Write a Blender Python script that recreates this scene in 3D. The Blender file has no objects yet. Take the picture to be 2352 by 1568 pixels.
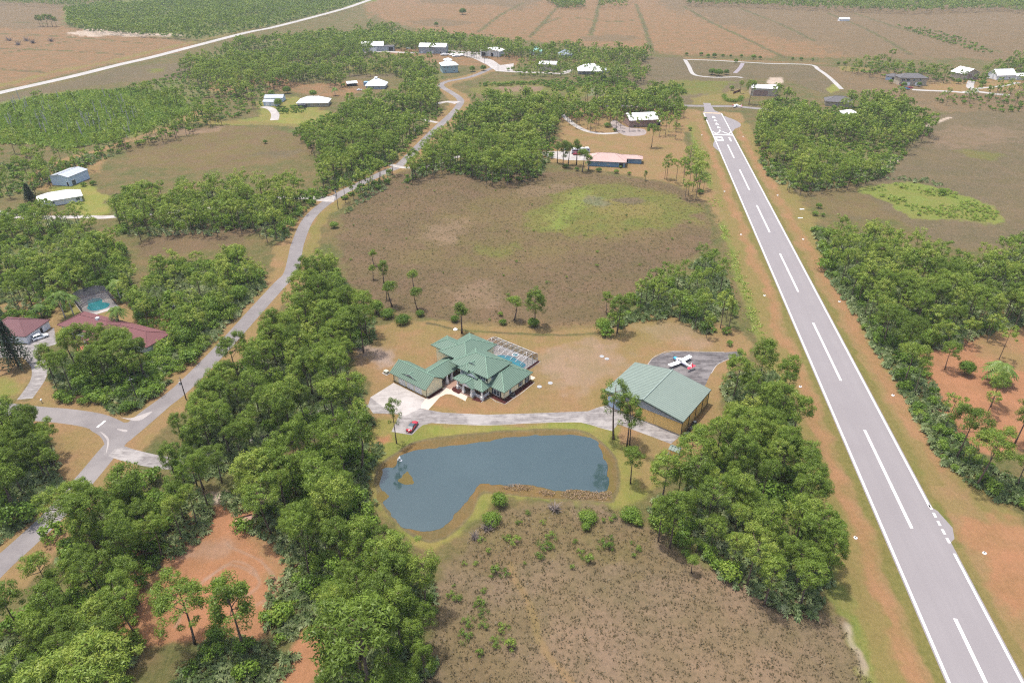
import bpy, bmesh, math, random
import numpy as np
from mathutils import Vector, Matrix
R = math.radians
rng = np.random.default_rng(7)
random.seed(11)
SC = bpy.context.scene
COL = SC.collection
# ---------------------------------------------------------------- surveying: where photo points lie on the ground
CH, CF, CHZ = 117.3, 1568.0, 936.0
PT = math.atan(CHZ / CF); CP, SP = math.cos(PT), math.sin(PT)
def g(x, y, z=0.0):
    u = (x - 1176) / CF; w = (y - 784) / CF
    dy = CP - w * SP; dz = -SP - w * CP
    k = (z - CH) / dz
    return Vector((u * k, dy * k, z))
def garr(P, z=0.0):
    return np.array([g(x, y, z)[:2] for x, y in P])
def proj(X, Y, Z):
    dz = Z - CH
    zc = Y * CP - dz * SP; yu = Y * SP + dz * CP
    return 1176 + CF * X / zc, 784 - CF * yu / zc
# ---------------------------------------------------------------- mesh helpers
class MB:
    def __init__(s): s.v = []; s.f = []; s.m = []
    def poly(s, pts, mi=0):
        b = len(s.v); s.v += [tuple(p) for p in pts]; s.f.append(list(range(b, b + len(pts)))); s.m.append(mi)
    def raw(s, vs, fs, mi=0):
        b = len(s.v); s.v += [tuple(p) for p in vs]
        for f in fs: s.f.append([b + i for i in f]); s.m.append(mi)
    def box(s, x0, x1, y0, y1, z0, z1, mi=0):
        s.raw([(x0,y0,z0),(x1,y0,z0),(x1,y1,z0),(x0,y1,z0),(x0,y0,z1),(x1,y0,z1),(x1,y1,z1),(x0,y1,z1)],
              [(0,3,2,1),(4,5,6,7),(0,1,5,4),(1,2,6,5),(2,3,7,6),(3,0,4,7)], mi)
    def prism(s, pts, z0, z1, mi=0):                      # plan polygon (counter clockwise) pulled up
        n = len(pts)
        s.raw([(x,y,z0) for x,y in pts] + [(x,y,z1) for x,y in pts],
              [list(range(n-1,-1,-1)), list(range(n,2*n))] + [(i,(i+1)%n,n+(i+1)%n,n+i) for i in range(n)], mi)
    def side_prism(s, pts, y0, y1, mi=0):                 # x-z profile pulled along y
        n = len(pts)
        s.raw([(x,y0,z) for x,z in pts] + [(x,y1,z) for x,z in pts],
              [list(range(n)), list(range(2*n-1,n-1,-1))] + [(i,n+i,n+(i+1)%n,(i+1)%n) for i in range(n)], mi)
    def tube(s, path, radii, n=6, mi=0, cap=True):
        rings = []; b = len(s.v); k = len(path)
        for i, p in enumerate(path):
            p = Vector(p); a = Vector(path[max(i-1,0)]); c = Vector(path[min(i+1,k-1)])
            d = (c - a).normalized() if (c-a).length > 1e-9 else Vector((0,0,1))
            e = d.orthogonal().normalized() if i == 0 else (E - d * E.dot(d)).normalized()
            E = e; q = d.cross(e)
            for j in range(n):
                t = 2*math.pi*j/n
                s.v.append(tuple(p + (e*math.cos(t) + q*math.sin(t)) * radii[i]))
        for i in range(k-1):
            for j in range(n):
                j2 = (j+1) % n
                s.f.append([b+i*n+j, b+i*n+j2, b+(i+1)*n+j2, b+(i+1)*n+j]); s.m.append(mi)
        if cap:
            s.f.append([b+j for j in range(n-1,-1,-1)]); s.m.append(mi)
            s.f.append([b+(k-1)*n+j for j in range(n)]); s.m.append(mi)
    def lathe(s, prof, n=16, cx=0, cy=0, mi=0):
        b = len(s.v); k = len(prof)
        for r, z in prof:
            for j in range(n):
                t = 2*math.pi*j/n; s.v.append((cx+r*math.cos(t), cy+r*math.sin(t), z))
        for i in range(k-1):
            for j in range(n):
                s.f.append([b+i*n+j, b+i*n+(j+1)%n, b+(i+1)*n+(j+1)%n, b+(i+1)*n+j]); s.m.append(mi)
    def hip(s, x0, x1, y0, y1, z0, pitch, th=0.22, mi=0, gable_lo=False, gable_hi=False):
        w, d = x1-x0, y1-y0
        if w >= d:
            h = d/2; zr = z0 + h*pitch; ym = (y0+y1)/2
            ra = (x0 if gable_lo else x0+h, ym, zr); rb = (x1 if gable_hi else x1-h, ym, zr)
        else:
            h = w/2; zr = z0 + h*pitch; xm = (x0+x1)/2
            ra = (xm, y0 if gable_lo else y0+h, zr); rb = (xm, y1 if gable_hi else y1-h, zr)
        A,B,C,D = (x0,y0,z0),(x1,y0,z0),(x1,y1,z0),(x0,y1,z0)
        if w >= d:
            s.poly([A,B,rb,ra],mi); s.poly([C,D,ra,rb],mi); s.poly([B,C,rb],mi); s.poly([D,A,ra],mi)
        else:
            s.poly([A,B,ra],mi); s.poly([B,C,rb,ra],mi); s.poly([C,D,rb],mi); s.poly([D,A,ra,rb],mi)
        lo = [(p[0],p[1],z0-th) for p in (A,B,C,D)]
        up = [A,B,C,D]
        for i in range(4): s.poly([lo[i],lo[(i+1)%4],up[(i+1)%4],up[i]],mi)
        s.poly(lo[::-1],mi)
        # ridge and hip caps
        for p,q in ((A,ra),(D,ra),(B,rb),(C,rb),(ra,rb)) if w >= d else ((A,ra),(B,ra),(C,rb),(D,rb),(ra,rb)):
            up_ = Vector((0,0,.05))
            if (Vector(p)-Vector(q)).length > .2: s.tube([Vector(p)+up_,Vector(q)+up_],[.10,.10],4,1)
        return ra, rb
    def build(s, name, mats, parent=None, smooth=False, uv=False):
        me = bpy.data.meshes.new(name)
        me.from_pydata(s.v, [], s.f)
        mats = mats if isinstance(mats, (list, tuple)) else [mats]
        for m in mats: me.materials.append(m)
        me.polygons.foreach_set('material_index', np.array(s.m, dtype=np.int32))
        if smooth: me.polygons.foreach_set('use_smooth', np.ones(len(s.f), dtype=bool))
        if uv:
            L = me.uv_layers.new(name='UVMap').data
            for p in me.polygons:
                n = p.normal; t = Vector((-n.y, n.x, 0))
                t = t.normalized() if t.length > 1e-4 else Vector((1,0,0))
                b = n.cross(t)
                for li in p.loop_indices:
                    co = me.vertices[me.loops[li].vertex_index].co
                    L[li].uv = (co.dot(t), co.dot(b))
        me.update()
        o = bpy.data.objects.new(name, me); COL.objects.link(o)
        if parent: o.parent = parent
        return o
def np_mesh(name, V, F, mat, tint=None, mids=None, mats=None):
    """mesh from arrays: V (n,3), F (m,3 or 4)"""
    me = bpy.data.meshes.new(name)
    V = np.ascontiguousarray(V, dtype=np.float32); F = np.ascontiguousarray(F, dtype=np.int32)
    k = F.shape[1]
    me.vertices.add(len(V)); me.vertices.foreach_set('co', V.ravel())
    me.loops.add(F.size); me.loops.foreach_set('vertex_index', F.ravel())
    me.polygons.add(len(F)); me.polygons.foreach_set('loop_start', np.arange(0, F.size, k, dtype=np.int32))
    try: me.polygons.foreach_set('loop_total', np.full(len(F), k, dtype=np.int32))
    except Exception: pass
    for m in (mats or [mat]): me.materials.append(m)
    if mids is not None: me.polygons.foreach_set('material_index', np.asarray(mids, dtype=np.int32))
    if tint is not None:
        a = me.attributes.new('tint', 'FLOAT', 'FACE'); a.data.foreach_set('value', np.asarray(tint, dtype=np.float32))
    me.update(calc_edges=True)
    return me
def tag(o, label=None, cat=None, group=None, kind=None):
    if label: o['label'] = label
    if cat: o['category'] = cat
    if group: o['group'] = group
    if kind: o['kind'] = kind
    return o
def thing(name, label, cat, loc=(0,0,0), rz=0.0, group=None):
    o = bpy.data.objects.new(name, None); COL.objects.link(o)
    o.empty_display_size = .3
    o.location = loc; o.rotation_euler = (0,0,rz)
    return tag(o, label, cat, group)
def struct(o): o['kind'] = 'structure'; return o
def copy_tree(o, parent=None):
    c = o.copy(); COL.objects.link(c)
    if parent: c.parent = parent
    for ch in list(o.children): copy_tree(ch, c)
    return c
# ---------------------------------------------------------------- value noise on arrays
def _h(ix, iy, seed):
    n = (ix.astype(np.int64)*374761393 + iy.astype(np.int64)*668265263 + seed*974711) & 0x7fffffff
    n = ((n ^ (n >> 13)) * 1274126177) & 0x7fffffff
    return ((n ^ (n >> 16)) & 0xffff) / 65535.0
def vnoise(x, y, seed=0):
    ix, iy = np.floor(x), np.floor(y); fx, fy = x-ix, y-iy
    fx = fx*fx*(3-2*fx); fy = fy*fy*(3-2*fy)
    a = _h(ix,iy,seed); b = _h(ix+1,iy,seed); c = _h(ix,iy+1,seed); d = _h(ix+1,iy+1,seed)
    return (a*(1-fx)+b*fx)*(1-fy) + (c*(1-fx)+d*fx)*fy
def fbm(x, y, scale, seed=0, o=3):
    r = 0; amp = 1; tot = 0; f = 1/scale
    for i in range(o):
        r = r + amp*vnoise(x*f, y*f, seed+i*17); tot += amp; amp *= .5; f *= 2.03
    return r/tot
def inside(px, py, P):
    r = np.zeros(px.shape, bool); n = len(P)
    for i in range(n):
        x0,y0 = P[i]; x1,y1 = P[(i+1)%n]
        c = (y0 > py) != (y1 > py)
        if y1 != y0: r ^= c & (px < (x1-x0)*(py-y0)/(y1-y0)+x0)
    return r
def dist_line(px, py, P, closed=False):
    d = np.full(px.shape, 1e9); n = len(P)
    for i in range(n if closed else n-1):
        x0,y0 = P[i]; x1,y1 = P[(i+1)%n]; dx,dy = x1-x0,y1-y0
        t = np.clip(((px-x0)*dx+(py-y0)*dy)/max(dx*dx+dy*dy,1e-9),0,1)
        d = np.minimum(d, (px-x0-t*dx)**2+(py-y0-t*dy)**2)
    return np.sqrt(d)
def spline(P, k=8, closed=False):
    P = np.array(P, float); n = len(P); out = []
    for i in range(n if closed else n-1):
        if closed: p0,p1,p2,p3 = P[(i-1)%n],P[i],P[(i+1)%n],P[(i+2)%n]
        else: p0,p1,p2,p3 = P[max(i-1,0)],P[i],P[i+1],P[min(i+2,n-1)]
        for t in np.arange(k)/k:
            out.append(.5*(2*p1+(p2-p0)*t+(2*p0-5*p1+4*p2-p3)*t*t+(3*p1-p0-3*p2+p3)*t**3))
    if not closed: out.append(P[-1])
    return np.array(out)
# ---------------------------------------------------------------- materials
class NT:
    def __init__(s, name):
        s.mat = bpy.data.materials.new(name); s.mat.use_nodes = True
        s.t = s.mat.node_tree; s.n = s.t.nodes; s.n.clear()
        s.out = s.add('ShaderNodeOutputMaterial')
    def add(s, kind, **kw):
        n = s.n.new(kind)
        for k,v in kw.items(): setattr(n,k,v)
        return n
    def lk(s, a, b): s.t.links.new(a, b)
    def setv(s, sock, v):
        if hasattr(v, 'links'): s.lk(v, sock)
        else: sock.default_value = v
    def noise(s, vec, scale, detail=3, rough=.55):
        n = s.add('ShaderNodeTexNoise'); n.inputs['Scale'].default_value = scale
        n.inputs['Detail'].default_value = detail; n.inputs['Roughness'].default_value = rough
        if vec is not None: s.lk(vec, n.inputs['Vector'])
        return n.outputs[0]
    def ramp(s, fac, stops):
        r = s.add('ShaderNodeValToRGB'); e = r.color_ramp.elements
        while len(e) < len(stops): e.new(.5)
        for i,(p,c) in enumerate(stops):
            e[i].position = p; e[i].color = (c if isinstance(c,(tuple,list)) else (c,c,c))+((1,) if (not isinstance(c,(tuple,list)) or len(c)==3) else ())
        s.lk(fac, r.inputs[0]); return r.outputs[0]
    def mix(s, fac, a, b, mode='MIX'):
        m = s.add('ShaderNodeMix', data_type='RGBA', blend_type=mode)
        s.setv(m.inputs[0], fac)
        for sock, v in ((m.inputs[6],a),(m.inputs[7],b)):
            if isinstance(v,(tuple,list)): v = tuple(v)+((1,) if len(v)==3 else ())
            s.setv(sock, v)
        return m.outputs[2]
    def math(s, op, a, b=0.0, c=0.0, clamp=False):
        m = s.add('ShaderNodeMath', operation=op, use_clamp=clamp)
        s.setv(m.inputs[0], a); s.setv(m.inputs[1], b); s.setv(m.inputs[2], c); return m.outputs[0]
    def obj(s): return s.add('ShaderNodeTexCoord').outputs['Object']
    def pos(s): return s.add('ShaderNodeNewGeometry').outputs['Position']
    def bsdf(s, col, rough=.8, spec=.3, metal=0.0, bump=None, bstr=.3, bdist=.1):
        b = s.add('ShaderNodeBsdfPrincipled')
        if isinstance(col,(tuple,list)): col = tuple(col)+((1,) if len(col)==3 else ())
        s.setv(b.inputs['Base Color'], col); s.setv(b.inputs['Roughness'], rough)
        b.inputs['Specular IOR Level'].default_value = spec; b.inputs['Metallic'].default_value = metal
        if bump is not None:
            n = s.add('ShaderNodeBump'); n.inputs['Strength'].default_value = bstr; n.inputs['Distance'].default_value = bdist
            s.lk(bump, n.inputs['Height']); s.lk(n.outputs[0], b.inputs['Normal'])
        s.lk(b.outputs[0], s.out.inputs[0]); return b
KG = .74                                                              # real-world reflectance for a bright exposure
def kg(*cs): return tuple(tuple(x*KG for x in c) if max(c) < .6 else c for c in cs)
def plain(name, col, rough=.6, spec=.3, metal=0.0, var=.12, scale=1.5):
    col, = kg(col)
    t = NT(name); n = t.noise(t.obj(), scale, 4)
    c = t.mix(n, tuple(x*(1-var) for x in col), tuple(min(1,x*(1+var)) for x in col))
    t.bsdf(c, rough, spec, metal); return t.mat
def paving(name, col, dark, light=None, scale=.35, joint=None, streak=None):
    col,dark = kg(col,dark)
    t = NT(name); p = t.pos()
    n1 = t.noise(p, scale, 6, .65); n2 = t.noise(p, scale*9, 4, .6); n3 = t.noise(p, .06, 3)
    c = t.mix(t.ramp(n1,[(.35,0.0),(.7,1.0)]), dark, col)
    if light: c = t.mix(t.ramp(n3,[(.5,0.0),(.62,1.0)]), c, light)
    c = t.mix(t.math('MULTIPLY',t.ramp(n2,[(.4,0.0),(.65,1.0)]),.25), c, tuple(min(1,x*1.35) for x in col))
    t.bsdf(c, .85, .2, bump=n2, bstr=.2, bdist=.02); return t.mat
def seam_roof(name, col, pitch=.5, dark=.6, rough=.62, var=.1):
    """standing seam metal: a rib every `pitch` metres across the slope"""
    col, = kg(col)
    t = NT(name); uv = t.add('ShaderNodeUVMap').outputs[0]
    sx = t.add('ShaderNodeSeparateXYZ'); t.lk(uv, sx.inputs[0])
    f = t.math('FRACT', t.math('DIVIDE', sx.outputs[0], pitch))
    rib = t.math('GREATER_THAN', t.math('ABSOLUTE', t.math('SUBTRACT', f, .5)), .36)
    n = t.noise(t.obj(), .5, 5); c0 = t.mix(n, tuple(x*(1-var) for x in col), tuple(min(1,x*(1+var)) for x in col))
    n2 = t.noise(t.obj(), .12, 3); c0 = t.mix(t.math('MULTIPLY',n2,.3), c0, tuple(min(1,x*1.5) for x in col))
    c = t.mix(rib, c0, tuple(x*dark for x in col))
    t.bsdf(c, rough, .2, bump=rib, bstr=.4, bdist=.04); return t.mat
def glassmat(name, col=(.03,.045,.055), rough=.08):
    t = NT(name); n = t.noise(t.obj(), .8, 2); c = t.mix(n, col, tuple(x*1.8 for x in col))
    t.bsdf(c, rough, .8); return t.mat
def leafmat(name, dark, mid, light, transl=.35, objr=.45):
    t = NT(name)
    a = t.add('ShaderNodeAttribute', attribute_name='tint').outputs['Fac']
    r = t.add('ShaderNodeObjectInfo').outputs['Random']
    big = t.math('ADD', t.math('MULTIPLY', t.noise(t.pos(), .035, 2), .55), t.math('MULTIPLY', t.noise(t.pos(), .011, 3), .65)); big = t.math('SUBTRACT', big, .1)
    f = t.math('ADD', t.math('MULTIPLY', a, 1-objr*.5), t.math('MULTIPLY', t.math('SUBTRACT', r, .5), objr))
    f = t.math('ADD', f, t.math('MULTIPLY', t.math('SUBTRACT', big, .5), 1.15), clamp=True)
    c = t.ramp(f, [(0.0,dark),(.5,mid),(1.0,light)])
    d = t.add('ShaderNodeBsdfDiffuse'); t.lk(c, d.inputs[0])
    tr = t.add('ShaderNodeBsdfTranslucent'); t.lk(t.mix(.5, c, (.16,.22,.02)), tr.inputs[0])
    m = t.add('ShaderNodeMixShader'); m.inputs[0].default_value = transl
    t.lk(d.outputs[0], m.inputs[1]); t.lk(tr.outputs[0], m.inputs[2])
    gl = t.add('ShaderNodeBsdfGlossy'); gl.inputs['Roughness'].default_value = .45
    gl.inputs[0].default_value = (.9,.95,.9,1)
    m2 = t.add('ShaderNodeMixShader'); m2.inputs[0].default_value = .012
    t.lk(m.outputs[0], m2.inputs[1]); t.lk(gl.outputs[0], m2.inputs[2])
    t.lk(m2.outputs[0], t.out.inputs[0]); return t.mat
WOODS = [  # phrase, tree top polygon, tree spacing, share kept, shrub spacing (0 none), mean height
 ('the wood between curving road and green house',[(715,592),(745,558),(785,600),(800,655),(850,690),(855,735),(775,765),(805,830),(850,860),(858,920),(790,920),(690,945),(560,1000),(470,1040),(385,1060),(370,990),(420,925),(480,855),(560,780),(640,688),(700,625)],6.0,.9,3.0,14),
 ('the wood left of the pond',[(560,1030),(700,975),(800,945),(872,965),(878,1010),(850,1060),(838,1120),(858,1190),(915,1240),(985,1275),(1000,1330),(960,1400),(995,1440),(990,1490),(950,1560),(900,1640),(760,1640),(740,1568),(725,1480),(765,1410),(690,1320),(640,1240),(600,1180),(520,1150),(490,1080)],6.0,.9,2.8,14),
 ('the wood left of the red clearing',[(385,1060),(480,1085),(470,1150),(400,1205),(315,1255),(290,1330),(300,1400),(270,1480),(290,1520),(240,1580),(200,1660),(-60,1660),(-60,1370),(0,1335),(60,1295),(100,1240),(160,1150),(220,1090),(290,1035)],6.0,.9,2.8,14),
 ('the wood between hangar and runway',[(1685,805),(1790,798),(1828,870),(1850,980),(1860,1080),(1925,1180),(1930,1280),(1880,1365),(1790,1335),(1650,1255),(1565,1200),(1495,1140),(1505,1090),(1590,1065),(1590,1005),(1650,960),(1700,900),(1668,840)],6.0,.9,2.8,13.5),
 ('the big wood right of the runway',[(1885,525),(1960,502),(2040,500),(2110,545),(2200,565),(2290,560),(2352,530),(2440,540),(2440,720),(2352,700),(2240,735),(2150,755),(2080,770),(2010,715),(1950,640),(1900,585)],6.2,.95,3.6,12.5),
 ('the wood past the runway end',[(1740,250),(1790,195),(1900,225),(2060,205),(2110,228),(2150,280),(2100,300),(2060,365),(2000,385),(1880,405),(1800,395),(1765,365),(1742,330)],6.3,.93,4.0,12.5),
 ('the wood behind the central marsh',[(1080,215),(1200,205),(1300,215),(1450,196),(1570,205),(1575,236),(1500,242),(1420,240),(1290,245),(1275,290),(1270,330),(1235,375),(1150,388),(1010,358),(915,395),(955,350),(1005,300),(1045,262)],6.2,.94,4.0,13.5),
 ('the wood beside the oval marsh',[(720,250),(830,215),(950,185),(1005,175),(1000,210),(1015,235),(975,272),(940,300),(945,322),(895,365),(850,400),(780,405),(725,380),(730,330),(690,300),(660,270)],6.2,.94,4.0,13),
 ('the wood along the pale drive',[(250,410),(350,420),(500,400),(640,410),(760,395),(850,398),(760,430),(710,440),(690,470),(640,520),(560,485),(480,500),(380,502),(260,500)],6.2,.88,3.4,12.5),
 ('the left wood below the workshop',[(-60,450),(50,440),(90,460),(170,470),(190,505),(280,530),(290,600),(305,640),(240,655),(180,650),(100,680),(-60,700)],6.2,.88,3.4,12),
 ('the clump above the red house',[(305,625),(355,570),(420,560),(480,565),(525,540),(590,585),(615,630),(575,660),(530,700),(470,755),(400,755),(300,700),(285,650)],5.8,.8,2.8,10),
 ('the clump before the red house',[(90,800),(130,765),(230,750),(300,745),(380,735),(455,765),(465,795),(420,830),(300,890),(200,890),(120,870)],6.2,.75,2.6,12),
 ('the wood left of the junction',[(-60,915),(65,912),(88,960),(118,1050),(80,1110),(0,1195),(-60,1210)],5.0,.9,3.0,12),
 ('the clump between marsh and runway',[(1385,710),(1440,660),(1490,610),(1560,590),(1625,545),(1670,580),(1715,690),(1690,745),(1640,725),(1560,680),(1450,695),(1410,735)],6.2,.8,6.0,11.5),
 ('the thin row beside blue house',[(1515,350),(1560,325),(1610,330),(1635,380),(1620,420),(1560,410),(1520,400)],7.6,.8,-1,13),
 ('the pines by the tan barn',[(1290,245),(1420,238),(1520,245),(1575,255),(1570,290),(1530,285),(1500,265),(1400,270),(1310,262)],9,.7,-1,12),
 ('the dry yard at the right',[(2060,780),(2352,720),(2352,1080),(2250,1050),(2170,960),(2110,860)],17,.8,0,11),
 ('the wood above the oval marsh',[(-60,350),(0,345),(60,335),(120,345),(200,318),(240,290),(300,300),(380,262),(430,245),(480,212),(600,178),(600,215),(560,240),(480,255),(430,275),(330,300),(230,335),(130,375),(60,405),(-60,425)],6.4,.8,5.5,11.5),
 ('the palmetto flat',[(-60,262),(60,228),(190,208),(330,195),(430,215),(440,235),(340,265),(200,300),(0,335),(-60,340)],15,.7,5.5,12),
 ('in the long wood between the shell road and the white roofed houses',[(255,185),(330,170),(400,148),(480,108),(560,86),(700,76),(800,62),(880,78),(850,108),(830,136),(860,128),(980,138),(1010,168),(940,178),(900,146),(785,150),(800,185),(720,160),(600,185),(520,215),(420,220),(300,205)],6.3,.88,0,12.5),
 ('in the far wood beyond the shell road',[(150,14),(300,-6),(860,-20),(790,10),(650,40),(560,58),(450,74),(300,64),(200,58),(150,44)],7.5,.85,0,12),
 ('in the tree line beyond the white metal buildings',[(812,58),(900,53),(1000,72),(1200,92),(1400,103),(1500,108),(1480,122),(1400,122),(1250,117),(1100,110),(950,100),(820,82)],6.2,.9,0,12.5),
 ('among the far houses past the curving road',[(1160,140),(1250,122),(1450,130),(1500,140),(1480,165),(1450,180),(1390,168),(1330,150),(1200,155)],7.5,.7,0,12),
 ('round the white roofed houses by the curving road',[(900,120),(1000,128),(1020,150),(1010,168),(950,150)],7,.8,0,12),
 ('beyond the marsh in the upper right',[(1920,138),(2050,122),(2150,148),(2230,160),(2352,118),(2440,110),(2440,190),(2330,150),(2250,170),(2150,165),(2000,150)],9.5,.7,0,12),
 ('beyond the estate road at the right edge',[(2130,200),(2250,190),(2352,165),(2440,170),(2440,235),(2352,230),(2250,205),(2160,212)],10,.7,7,10),
 ('along the dark tree line on the horizon',[(1250,-10),(1330,-14),(1345,6),(1290,8)],9,.9,0,13), ('along the dark tree line on the horizon',[(1360,-10),(1460,-12),(1440,6),(1380,8)],11,.7,0,13),
 ('along the dark tree line on the horizon',[(1560,-40),(2440,-30),(2440,26),(2300,12),(2100,18),(1900,12),(1700,3),(1580,2)],10,.9,0,13), ('along the dark tree line on the horizon',[(-100,-40),(900,-60),(860,-22),(300,-10),(150,6),(-100,-6)],12,.8,0,12),
]
# ================================================================ runway frame (world)
RWL0, RWL1 = g(1615,260), g(2180,1568); RWR0, RWR1 = g(1658,260), g(2350,1568)
RD = (RWL0-RWL1).normalized(); RN = Vector((RD.y,-RD.x,0))            # along runway (away), to the right
RC0 = (RWL0+RWR0)/2; RC1 = (RWL1+RWR1)/2
RW = ((RWR0-RWL0).dot(RN)+(RWR1-RWL1).dot(RN))/2
RD = (RC0-RC1).normalized(); RN = Vector((RD.y,-RD.x,0))
def rw(s, q):                                                          # s metres along from the near mid point, q metres to the right
    p = RC1 + RD*s + RN*q; return (p.x, p.y)
RLEN = (RC0-RC1).length
# ================================================================ centre lines (photo points)
ROAD = [(-60,1358),(0,1297),(60,1243),(130,1176),(210,1084),(267,1017),(333,957),(400,907),(450,861),(520,789),(592,709),(645,651),(667,628),(677,590),(684,559),(705,509),(737,475),(784,444),(834,419),(884,395),(917,380),(957,341),(997,300),(1037,263),(1057,238),(1055,226),(1037,213),(1017,201),(1013,194),(1029,187),(1051,183),(1076,178),(1097,171),(1120,161),(1140,152)]
SIDE = [(-60,932),(0,940),(80,949),(150,955),(217,966),(262,985),(290,1000)]
SHELL = [(-40,224),(0,213),(160,177),(277,148),(343,133),(443,107),(567,75),(640,60),(784,22),(844,2),(900,-16)]
DRIVE_W = [(845,940),(784,938),(735,950),(683,970),(615,1000),(547,1032),(467,1059),(420,1064),(367,1061),(293,1044),(255,1030)]
APRON_D = [(851,912),(904,879),(977,915),(969,927),(966,937),(984,941),(1017,947),(1117,952),(1217,949),(1351,944),(1371,936),(1394,930),(1412,926),(1565,998.5),(1541,1019),(1501,1004),(1447,984),(1427,976),(1419,974),(1407,989),(1377,981),(1331,969),(1217,971),(1117,975.7),(1017,972),(991,971),(971,976),(961,984),(946,999),(899,991),(912,964),(917,951),(857,949),(845,932)]
WALK_D = [(966,937),(969,927),(977,916),(1008,897),(1029,884),(1040,878),(1050,884),(1047,893),(1075,908),(1069,921),(1054,913),(1036,905),(1024,905),(1010,912),(984,941)]
BANK_D = [(866,1117),(867,1084),(881,1061),(917,1037),(951,1017),(1017,1004),(1117,994),(1217,987),(1304,986),(1351,994),(1381,1017),(1407,1044),(1417,1077),(1421,1111),(1411,1144),(1397,1152),(1317,1147),(1251,1142),(1167,1132),(1117,1132),(1094,1147),(1077,1183),(1051,1213),(1017,1234),(984,1240),(944,1226),(905,1195),(880,1160)]
WATER_D = [(877,1108),(882,1078),(906,1069),(914,1050),(947,1036),(1017,1024),(1117,1011),(1217,1001),(1284,997),(1351,1003),(1381,1031),(1394,1084),(1396,1125),(1367,1133),(1344,1128),(1284,1127),(1234,1118),(1151,1114),(1111,1112),(1084,1131),(1061,1161),(1049,1180),(1031,1197),(1001,1216),(977,1221),(927,1209),(906,1186),(884,1150)]
APR2_D = [(1478,851),(1498,824),(1520,812),(1546,807),(1600,808),(1664,809),(1705,806),(1705,820),(1672,825),(1646,838),(1632,858),(1618,889),(1560,870),(1500,850)]
# ================================================================ ground colours: what grows or lies where
PAL = {'woodfloor':((.080,.120,.030),(.105,.110,.038),.8),  # colour A, colour B, tussock contrast
 'scrub':((.062,.085,.022),(.125,.095,.042),.8), 'dry':((.240,.143,.072),(.190,.142,.054),.36), 'dirt':((.330,.145,.078),(.265,.122,.062),.28),
 'lawn':((.130,.165,.028),(.190,.165,.046),.2), 'lawnb':((.140,.190,.028),(.200,.190,.044),.2), 'marsh':((.112,.074,.048),(.086,.068,.034),.6),
 'marshd':((.110,.088,.056),(.088,.080,.042),.8), 'marshp':((.215,.145,.105),(.160,.115,.075),.6), 'mgreen':((.088,.125,.018),(.118,.118,.026),.6), 'mbright':((.125,.190,.026),(.150,.175,.034),.7),
 'olive':((.105,.094,.030),(.118,.082,.046),.6),
 'field':((.225,.118,.060),(.150,.105,.052),.6), 'fieldd':((.120,.092,.052),(.150,.100,.055),.7), 'palm':((.130,.180,.036),(.085,.125,.028),.8),
 'sand':((.48,.40,.34),(.36,.29,.23),.2), 'bank':((.190,.130,.055),(.150,.120,.045),.3), 'shelf':((.150,.090,.028),(.105,.085,.035),.2), 'mulch':((.05,.017,.014),(.035,.012,.01),.3),
 'gravel':((.30,.235,.205),(.24,.18,.15),.2), 'ditch':((.060,.055,.030),(.080,.100,.025),.8), 'teal':((.10,.15,.075),(.13,.13,.07),.9), 'ygreen':((.145,.142,.034),(.180,.138,.048),.4), 'marshn':((.160,.116,.080),(.122,.098,.056),.6)}
Z = []
for _p,_P,_sp,_k,_ss,_hm in WOODS:
    if _sp < 9: Z.append(('woodfloor',garr(_P,8.5),5.0,4.0,None,1.0))
def zone(kind, P, soft=3.0, amp=4.0): Z.append((kind, garr(P), soft, amp, None, 1.0))
def zone_s(kind, P, soft=3.0, amp=4.0, w=1.0): Z.append((kind, spline(garr(P),6,True), soft, amp, None, w))
def zline(kind, P, width, soft=2.0, amp=2.0, w=1.0): Z.append((kind, spline(garr(P),6), soft, amp, width/2, w))
def zworld(kind, P, soft=3.0, amp=3.0, w=1.0): Z.append((kind, np.array(P), soft, amp, None, w))
# far country
zone('field',[(820,-60),(2352,-40),(2500,60),(2400,130),(1900,132),(1580,127),(1440,112),(1200,92),(980,72),(855,40),(830,0)],12,20)
zone('fieldd',[(1480,-60),(2500,-60),(2500,160),(2352,140),(1950,132),(1800,98),(1730,70),(1570,40),(1520,10)],20,40)
zone('fieldd',[(990,-30),(1250,0),(1200,25),(1130,12),(960,8)],15,20)
zone('fieldd',[(930,50),(1000,42),(1100,52),(1060,60),(980,62)],10,10)
zone('fieldd',[(1330,85),(1390,80),(1450,82),(1480,90),(1420,96),(1340,94)],8,10)
zone('field',[(1570,20),(1660,60),(1900,110),(1880,128),(1580,128)],15,30)
zone('fieldd',[(2020,120),(2100,90),(2260,95),(2300,125),(2150,132)],10,20)
for P in ([(1377,0),(1369,40),(1356,82)],[(1284,13),(1255,45),(1217,87)],[(1200,8),(1150,35),(1097,75)],[(1461,10),(1480,60),(1497,117)],[(1570,15),(1640,55),(1710,88),(1806,134)],[(1700,20),(1790,55),(1870,94)],[(1900,30),(2000,72),(2090,125)],[(1960,30),(2100,75),(2300,120)],[(1250,55),(1300,40),(1400,50),(1460,46)]):
    zline('ditch',P,6,3,3)
zline('field',[(1560,133),(1700,140),(1900,147)],8,3,3)
zone('field',[(-80,20),(150,22),(150,62),(300,78),(450,100),(420,118),(300,138),(150,172),(0,205),(-80,220)],6,10)
zone('fieldd',[(-80,5),(140,8),(150,55),(60,70),(-80,60)],10,20)
zone('sand',[(150,78),(200,66),(330,68),(430,72),(490,78),(400,84),(300,83),(200,84)],8,14)
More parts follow.
